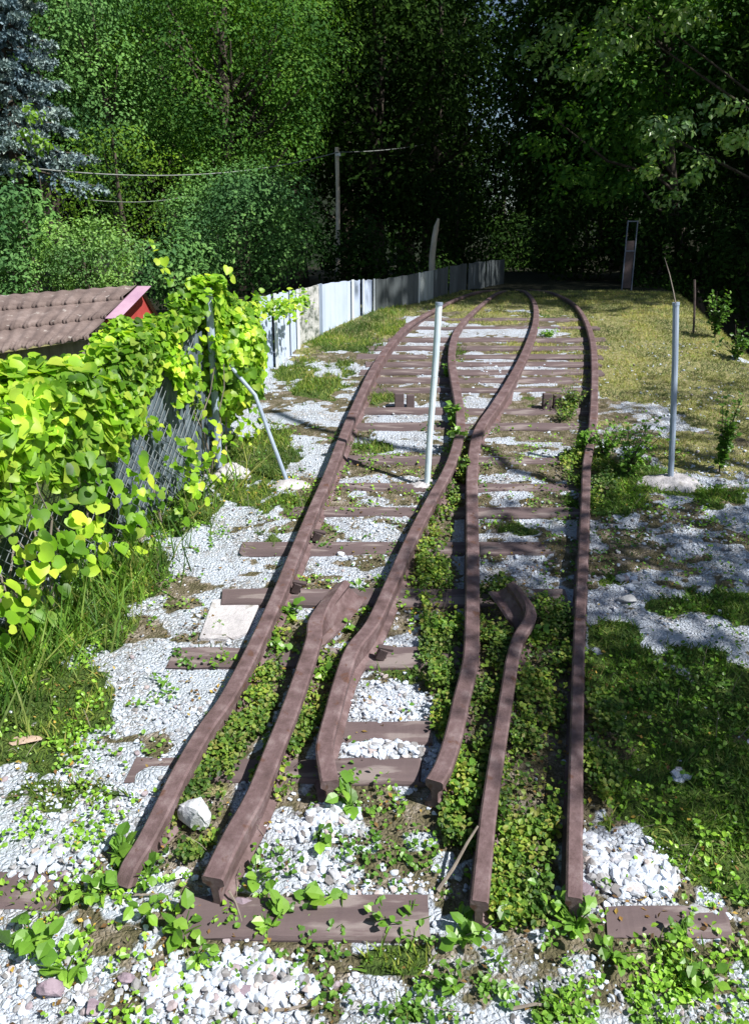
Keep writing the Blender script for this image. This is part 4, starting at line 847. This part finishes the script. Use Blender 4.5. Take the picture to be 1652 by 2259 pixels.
bush(800, 570, 14.0, 90, 70, 20, .38, .08, 1.5, 'f_shaded', 'dark bush behind the sheet fence under the wooden pole', 5)
bush(930, 600, 15.5, 70, 45, 12, .35, .08, 1.5, 'f_shaded', 'low dark bush at the foot of the pale broken trunk', 6)
# spruce at the upper left
def spruce(x, y, zt, label, seed):
    r_ = np.random.default_rng(seed); z = gz(x, y) - .4; root = empty('blue_spruce', (x, y, z)); tag(root, label, 'spruce tree')
    mb = MB(); mb.tube([(0, 0, -.1), (0, 0, zt - z)], [.11, .03], 10); mb.build('trunk', M['bark'], root); parts = []; mb = MB(); o = np.array([x, y, z])
    for k in range(66):
        q = (k + .5) / 66; hz = 3.05 + (zt - 3.1) * q; L = (1 - q * .55) * r_.uniform(.5, 1.1) * .95; a = k * 2.4 + r_.normal() * .3
        d = np.array([math.cos(a), math.sin(a), 0]); pts = []
        for j in range(8):
            t_ = j / 7; pts.append(np.array([x, y, hz]) + d * L * t_ + np.array([0, 0, -.45 * L * t_ ** 1.3 + .22 * L * t_ ** 3]) + r_.normal(size=3) * .015)
        mb.tube([p_ - o for p_ in pts], [.018 * (1 - .8 * j / 7) + .003 for j in range(8)], 5)
        for j in range(2, 8):
            for sgn in (-1, 1, 0):
                side = np.cross(d, [0, 0, 1.0]) * sgn; b0 = pts[j]; ln = L * .3 * (1.15 - j / 8) + .06
                dirn = unit(side + d * .6 + np.array([0, 0, -.35]) + r_.normal(size=3) * .2); n = 34
                tt = r_.random((n, 1)); Pn = b0 + dirn * ln * tt + np.array([0, 0, -.12]) * ln * tt ** 2 + r_.normal(size=(n, 3)) * .007; rd = unit(r_.normal(size=(n, 3)) + dirn * 1.2)
                parts.append(leaves(LEAF, Pn, rd, r_.uniform(.035, .06, n), r_, 0, .3, dirn * 1.5))
    mb.build('limb', M['bark'], root); V, Fc = cat(parts); V = V - o; link('crown', mesh_np('crown', V, Fc), M['spruce'], root)
sp_ = P_(15, 200, 10.9); spruce(sp_[0], 10.9, 5.6, 'pale blue spruce with drooping branches in the upper left corner', 4)
tw = P_(75, 250, 9.9); tree('young_tree', 'thin green sprig growing up in front of the blue spruce', 'young tree', tw[0], tw[1], [(*P_(75, 250, 9.7), .12), (*P_(60, 300, 9.7), .14), (*P_(95, 320, 9.8), .12), (*P_(50, 370, 9.8), .16)], .07, 1.4, 'f_green_young', 5, trunk=.02)
# big trees, left to right
def big(label, u, v, y, ru, rv, rd, n, cr, size, nper, mat, seed, base_x=None, **kw):
    c = P_(u, v, y); px = F / (y * math.cos(PIT)); return tree(kw.pop('name', 'broadleaf_tree'), label, 'tree', c[0] if base_x is None else base_x, y + .3, blob(tuple(c), (ru / px, rd, rv / px), n, cr, seed), size, nper, mat, seed, **kw)
big('dull green leafy tree rising behind the blue spruce', 225, 190, 17.5, 110, 240, 1.3, 46, .62, .07, .9, 'f_cool', 31, trunk=.16)
big('yellow green leafy tree hanging low above the overhead cable on the left', 260, 420, 16.0, 150, 130, 1.0, 34, .42, .065, .6, 'f_yellow', 32, trunk=.1)
big('largest tree, with a broad sunlit green crown left of centre', 500, 170, 18.5, 250, 250, 2.2, 130, .66, .072, 1.0, 'f_mid', 33, trunk=.28)
big('tree with yellow tinted crown at the top centre left', 640, 60, 21.0, 190, 170, 2.0, 60, .75, .085, .8, 'f_yellow', 34, trunk=.25)
big('dark tree towering behind the wooden pole', 830, 200, 20.5, 150, 300, 2.0, 80, .75, .13, 1.2, 'f_shaded', 35, trunk=.3)
big('dark tree left of the blue sky gaps', 960, 230, 23.5, 130, 300, 2.0, 70, .8, .14, 1.2, 'f_shaded', 36, trunk=.3)
big('tall dark tree in the top left corner behind the spruce', 60, 100, 20.5, 180, 260, 2.0, 60, .85, .14, 1.2, 'f_shaded', 37, trunk=.3)
big('dark tree seen between the two left crowns at the top', 350, 120, 23.0, 200, 260, 2.0, 60, .9, .15, 1.2, 'f_shaded', 38, trunk=.3)
big('dark tree leaning over the tunnel mouth from the right', 1250, 190, 18.0, 130, 280, 1.8, 80, .66, .12, 1.3, 'f_shaded', 39, base_x=5.4, trunk=.25)
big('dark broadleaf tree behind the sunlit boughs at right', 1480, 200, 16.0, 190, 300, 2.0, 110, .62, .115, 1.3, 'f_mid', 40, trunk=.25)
big('dark tree filling the right edge of the wood', 1700, 260, 14.5, 170, 330, 2.0, 80, .62, .115, 1.3, 'f_shaded', 41, trunk=.25)
# boughs reaching out towards the light, on trees of their own
def boughs(label, spots, seed, size, nper, mat, bx, by, cr=.3, **kw):
    cl = []; r_ = np.random.default_rng(seed)
    for (u, v, y, ru, rv, n) in spots:
        px = F / (y * math.cos(PIT)); c = P_(u, v, y)
        for k in range(n):
            a = r_.uniform(0, 6.283); q = math.sqrt(r_.random()); cl.append((c[0] + q * math.cos(a) * ru / px, y + r_.normal() * .3, c[2] + q * math.sin(a) * rv / px, cr * r_.uniform(.6, 1.2)))
    return tree('broadleaf_tree', label, 'tree', bx, by, cl, size, nper, mat, seed, trunk=.16, squash=.55, **kw)
boughs('maple like tree with bright sunlit boughs at the upper right', [(1330, 75, 12.0, 150, 60, 15), (1420, 40, 12.0, 110, 40, 7), (1290, 150, 12.2, 60, 30, 5)], 51, .085, .85, 'f_sunlit', 9.2, 12.5, .27)
boughs('tree with pale speckled boughs reaching in from the right edge', [(1560, 280, 11.0, 130, 40, 14), (1500, 370, 11.0, 90, 30, 8), (1590, 330, 11.0, 90, 20, 5), (1490, 430, 11.2, 50, 20, 3)], 52, .075, .75, 'f_sunlit', 9.0, 11.5, .22)
boughs('smaller tree with modest green boughs above the lattice post', [(1330, 330, 13.0, 110, 110, 14), (1260, 430, 13.5, 80, 60, 8), (1210, 300, 13.5, 50, 90, 6)], 53, .09, 1.0, 'f_mid', 5.2, 13.5, .3)
# undergrowth and the wood behind; shrubs across the tunnel are added to darken it
bush(1290, 520, 14.5, 120, 80, 26, .42, .09, 1.5, 'f_shaded', 'dark undergrowth bush behind the lattice post', 61)
bush(1500, 540, 13.0, 130, 90, 26, .42, .09, 1.5, 'f_shaded', 'dark undergrowth bush right of the lattice post', 62)
bush(1690, 560, 11.5, 110, 130, 26, .4, .08, 1.5, 'f_shaded', 'dark undergrowth bush at the right edge', 63)
bush(1470, 640, 11.6, 80, 30, 12, .22, .05, 1.3, 'f_shaded', 'low creeper bank behind the dry stem', 64)
bush(1010, 500, 20.0, 60, 120, 18, .5, .11, 1.3, 'f_shaded', 'dark shrub on the left of the tunnel mouth', 65)
bush(1130, 585, 34.0, 60, 60, 16, .8, .16, 1.0, 'f_shaded', 'distant dark shrubs closing the end of the tunnel', 67)
bush(1140, 560, 25.0, 75, 70, 22, .6, .13, 1.2, 'f_shaded', 'dark shrub hanging across the tunnel mouth', 68)
bush(1080, 600, 21.0, 50, 40, 12, .4, .1, 1.2, 'f_shaded', 'low dark shrub left inside the tunnel mouth', 69)
bush(1200, 600, 20.0, 50, 35, 12, .4, .1, 1.2, 'f_shaded', 'low dark shrub right inside the tunnel mouth', 71)
bush(1110, 420, 38.0, 130, 110, 30, 1.1, .2, 1.0, 'f_shaded', 'far dark thicket under the blue sky gaps', 72)
bush(1235, 520, 19.0, 50, 90, 14, .45, .11, 1.3, 'f_shaded', 'dark shrub on the right of the tunnel mouth', 66)
src = []
for k, (u, y) in enumerate([(-60, 27), (150, 29), (330, 27), (560, 29), (760, 28), (900, 31), (1010, 36), (1265, 34), (1360, 27), (1520, 25), (1700, 23), (1120, 60)]):
    r_ = np.random.default_rng(70 + k); c = P_(u, 250, y); px = F / (y * math.cos(PIT)); hh_ = 320 / px; tz_ = c[2]
    if k < 3: root = tree('broadleaf_tree', 'x', 'tree', c[0], y, blob((c[0], y, tz_), (2.7, 2.0, hh_), 60, 1.05, 80 + k), .17, 1.2, 'f_shaded', 80 + k, trunk=.3); src.append(root)
    else:
        s_ = src[k % 3]; root = s_.copy(); C.objects.link(root)
        for ch in s_.children: q = ch.copy(); C.objects.link(q); q.parent = root
        root.location = (c[0], y, gz(c[0], y)); root.rotation_euler = (0, 0, r_.uniform(0, 6.28)); sc = y / 28; root.scale = (sc, sc, sc * 1.05)
    if k == 11: root.scale = (.9, .9, .8)
    root['group'] = 'dark trees filling the wood behind'
    root['label'] = ['dark background tree behind the spruce at far left', 'dark background tree behind the yellow green tree', 'dark background tree between the spruce and the largest crown', 'dark background tree behind the largest crown', 'dark background tree behind the wooden pole', 'dark background tree right of the wooden pole', 'dark background tree left of the tunnel end', 'dark background tree right of the tunnel end', 'dark background tree behind the sunlit maple boughs', 'dark background tree behind the speckled boughs', 'dark background tree beyond the right edge boughs', 'farthest dark tree closing the tunnel above the light spot'][k]
# ------------------------------------------------------------------ trees outside the frame on the right: they cast the shade on the lawn and on the crest
def shadow_clumps(L, tt, seed):
    r_ = np.random.default_rng(seed); o = []
    for (u, v, rad) in L:
        g_ = at(u, v) if not isinstance(v, float) else np.array([u, v, 1.5]); o.append((*(g_ + S * (tt + r_.uniform(-.5, .5))), rad))
    return o
SH = []
for (u, v) in [(1090, 1290), (1090, 1180), (1200, 1150), (1350, 1130), (1500, 1130), (1640, 1150), (1200, 1250), (1330, 1240), (1480, 1240), (1630, 1260), (1150, 1350), (1300, 1370), (1450, 1370), (1600, 1370), (1280, 1480), (1420, 1500), (1570, 1500), (1330, 1600), (1480, 1620), (1620, 1620), (1380, 1690), (1500, 1690), (1000, 1310), (1180, 1560), (1250, 1690), (1140, 1480), (950, 1330)]:
    SH.append((u, v, .34))
cl = shadow_clumps(SH, 6.2, 3) + [(5.2, 1.4, 5.6, .7), (5.4, 2.4, 5.8, .7), (5.8, .8, 6.3, .8), (6.2, 3, 6.4, .8)]
tree('broadleaf_tree', 'tree beyond the right edge whose boughs shade the lawn', 'tree', 6.4, 1.2, cl, .07, 1.5, 'f_mid', 91, trunk=.2)
# limb whose curved shadow crosses the rails
lim = []
for u, v in [(600, 905), (690, 945), (780, 962), (880, 985), (985, 1000), (1062, 985), (1110, 1025), (1180, 1050), (1270, 1062)]:
    lim.append(at(u, v) + S * 6.5)
lim = lim + [np.array([5.2, 2.6, 5.6]), np.array([6.0, 1.6, 4.6])]
tr_ = bpy.data.objects['broadleaf_tree'] 
last = [o for o in C.objects if o.get('label') == 'tree beyond the right edge whose boughs shade the lawn'][0]
mb = MB(); mb.tube([q - np.array(last.location) for q in catmull(lim, 6)], .035, 8); mb.build('curved_limb', M['bark'], last)
cl = []; r_ = np.random.default_rng(9)
for k in range(240):
    gx_, gy_ = r_.uniform(-.9, 9), 9.15 + 7.5 * r_.random() ** 1.7; q = np.array([gx_, gy_, 1.55]) + S * r_.uniform(8.5, 12)
    cl.append((*q, .95))
for k in range(120):  # unseen clumps added sunward to darken the middle trees
    q = np.array([r_.uniform(-.3, 4.5), r_.uniform(17, 24), r_.uniform(2, 7.5)]) + S * r_.uniform(7, 10); cl.append((*q, 1.0))
for k in range(110):  # overhead clumps added out of view to keep sky light off the crest
    yy = r_.uniform(9.6, 14.2); cl.append((r_.uniform(.9, 3.9), yy, 2.0 + .262 * yy + r_.uniform(1.0, 1.8), .8))
for k in range(34):
    yy = r_.uniform(8.75, 11.5); q = np.array([(yy - 8.3) * .4 + r_.uniform(-.3, .4), yy, 1.6]) + S * r_.uniform(9, 11); cl.append((*q, .5))
tree('broadleaf_tree', 'tall tree out of view whose crown darkens the crest of the track', 'tree', 12.5, 9.5, cl, .16, .8, 'f_mid', 92, trunk=.35)
# far wooded hillside
hx = np.linspace(-90, 110, 60); hy = np.linspace(0, 1, 14); V = []
for j, q in enumerate(hy):
    for x in hx: V.append((x, 52 + 60 * q + 3 * math.sin(x * .13), 1.2 + 42 * q ** 1.1 * (.8 + .2 * math.sin(x * .05 + 2))  + 1.5 * math.sin(x * .4 + q * 9)) if abs(x - .143 * (52 + 60 * q)) > 5 else (x, 52 + 60 * q, 1.2 + 5 * q))
i = (np.arange(13)[:, None] * 60 + np.arange(59)[None]).ravel()
M['hill'] = surf('wooded_hill', [(.3, (.006, .012, .005)), (.7, (.02, .035, .012))], .8, 1, 1, 2, bdist=.5)
tag(link('hills', mesh_np('hills', np.array(V), [np.stack([i, i + 1, i + 61, i + 60], 1)], True), M['hill']), kind='structure')
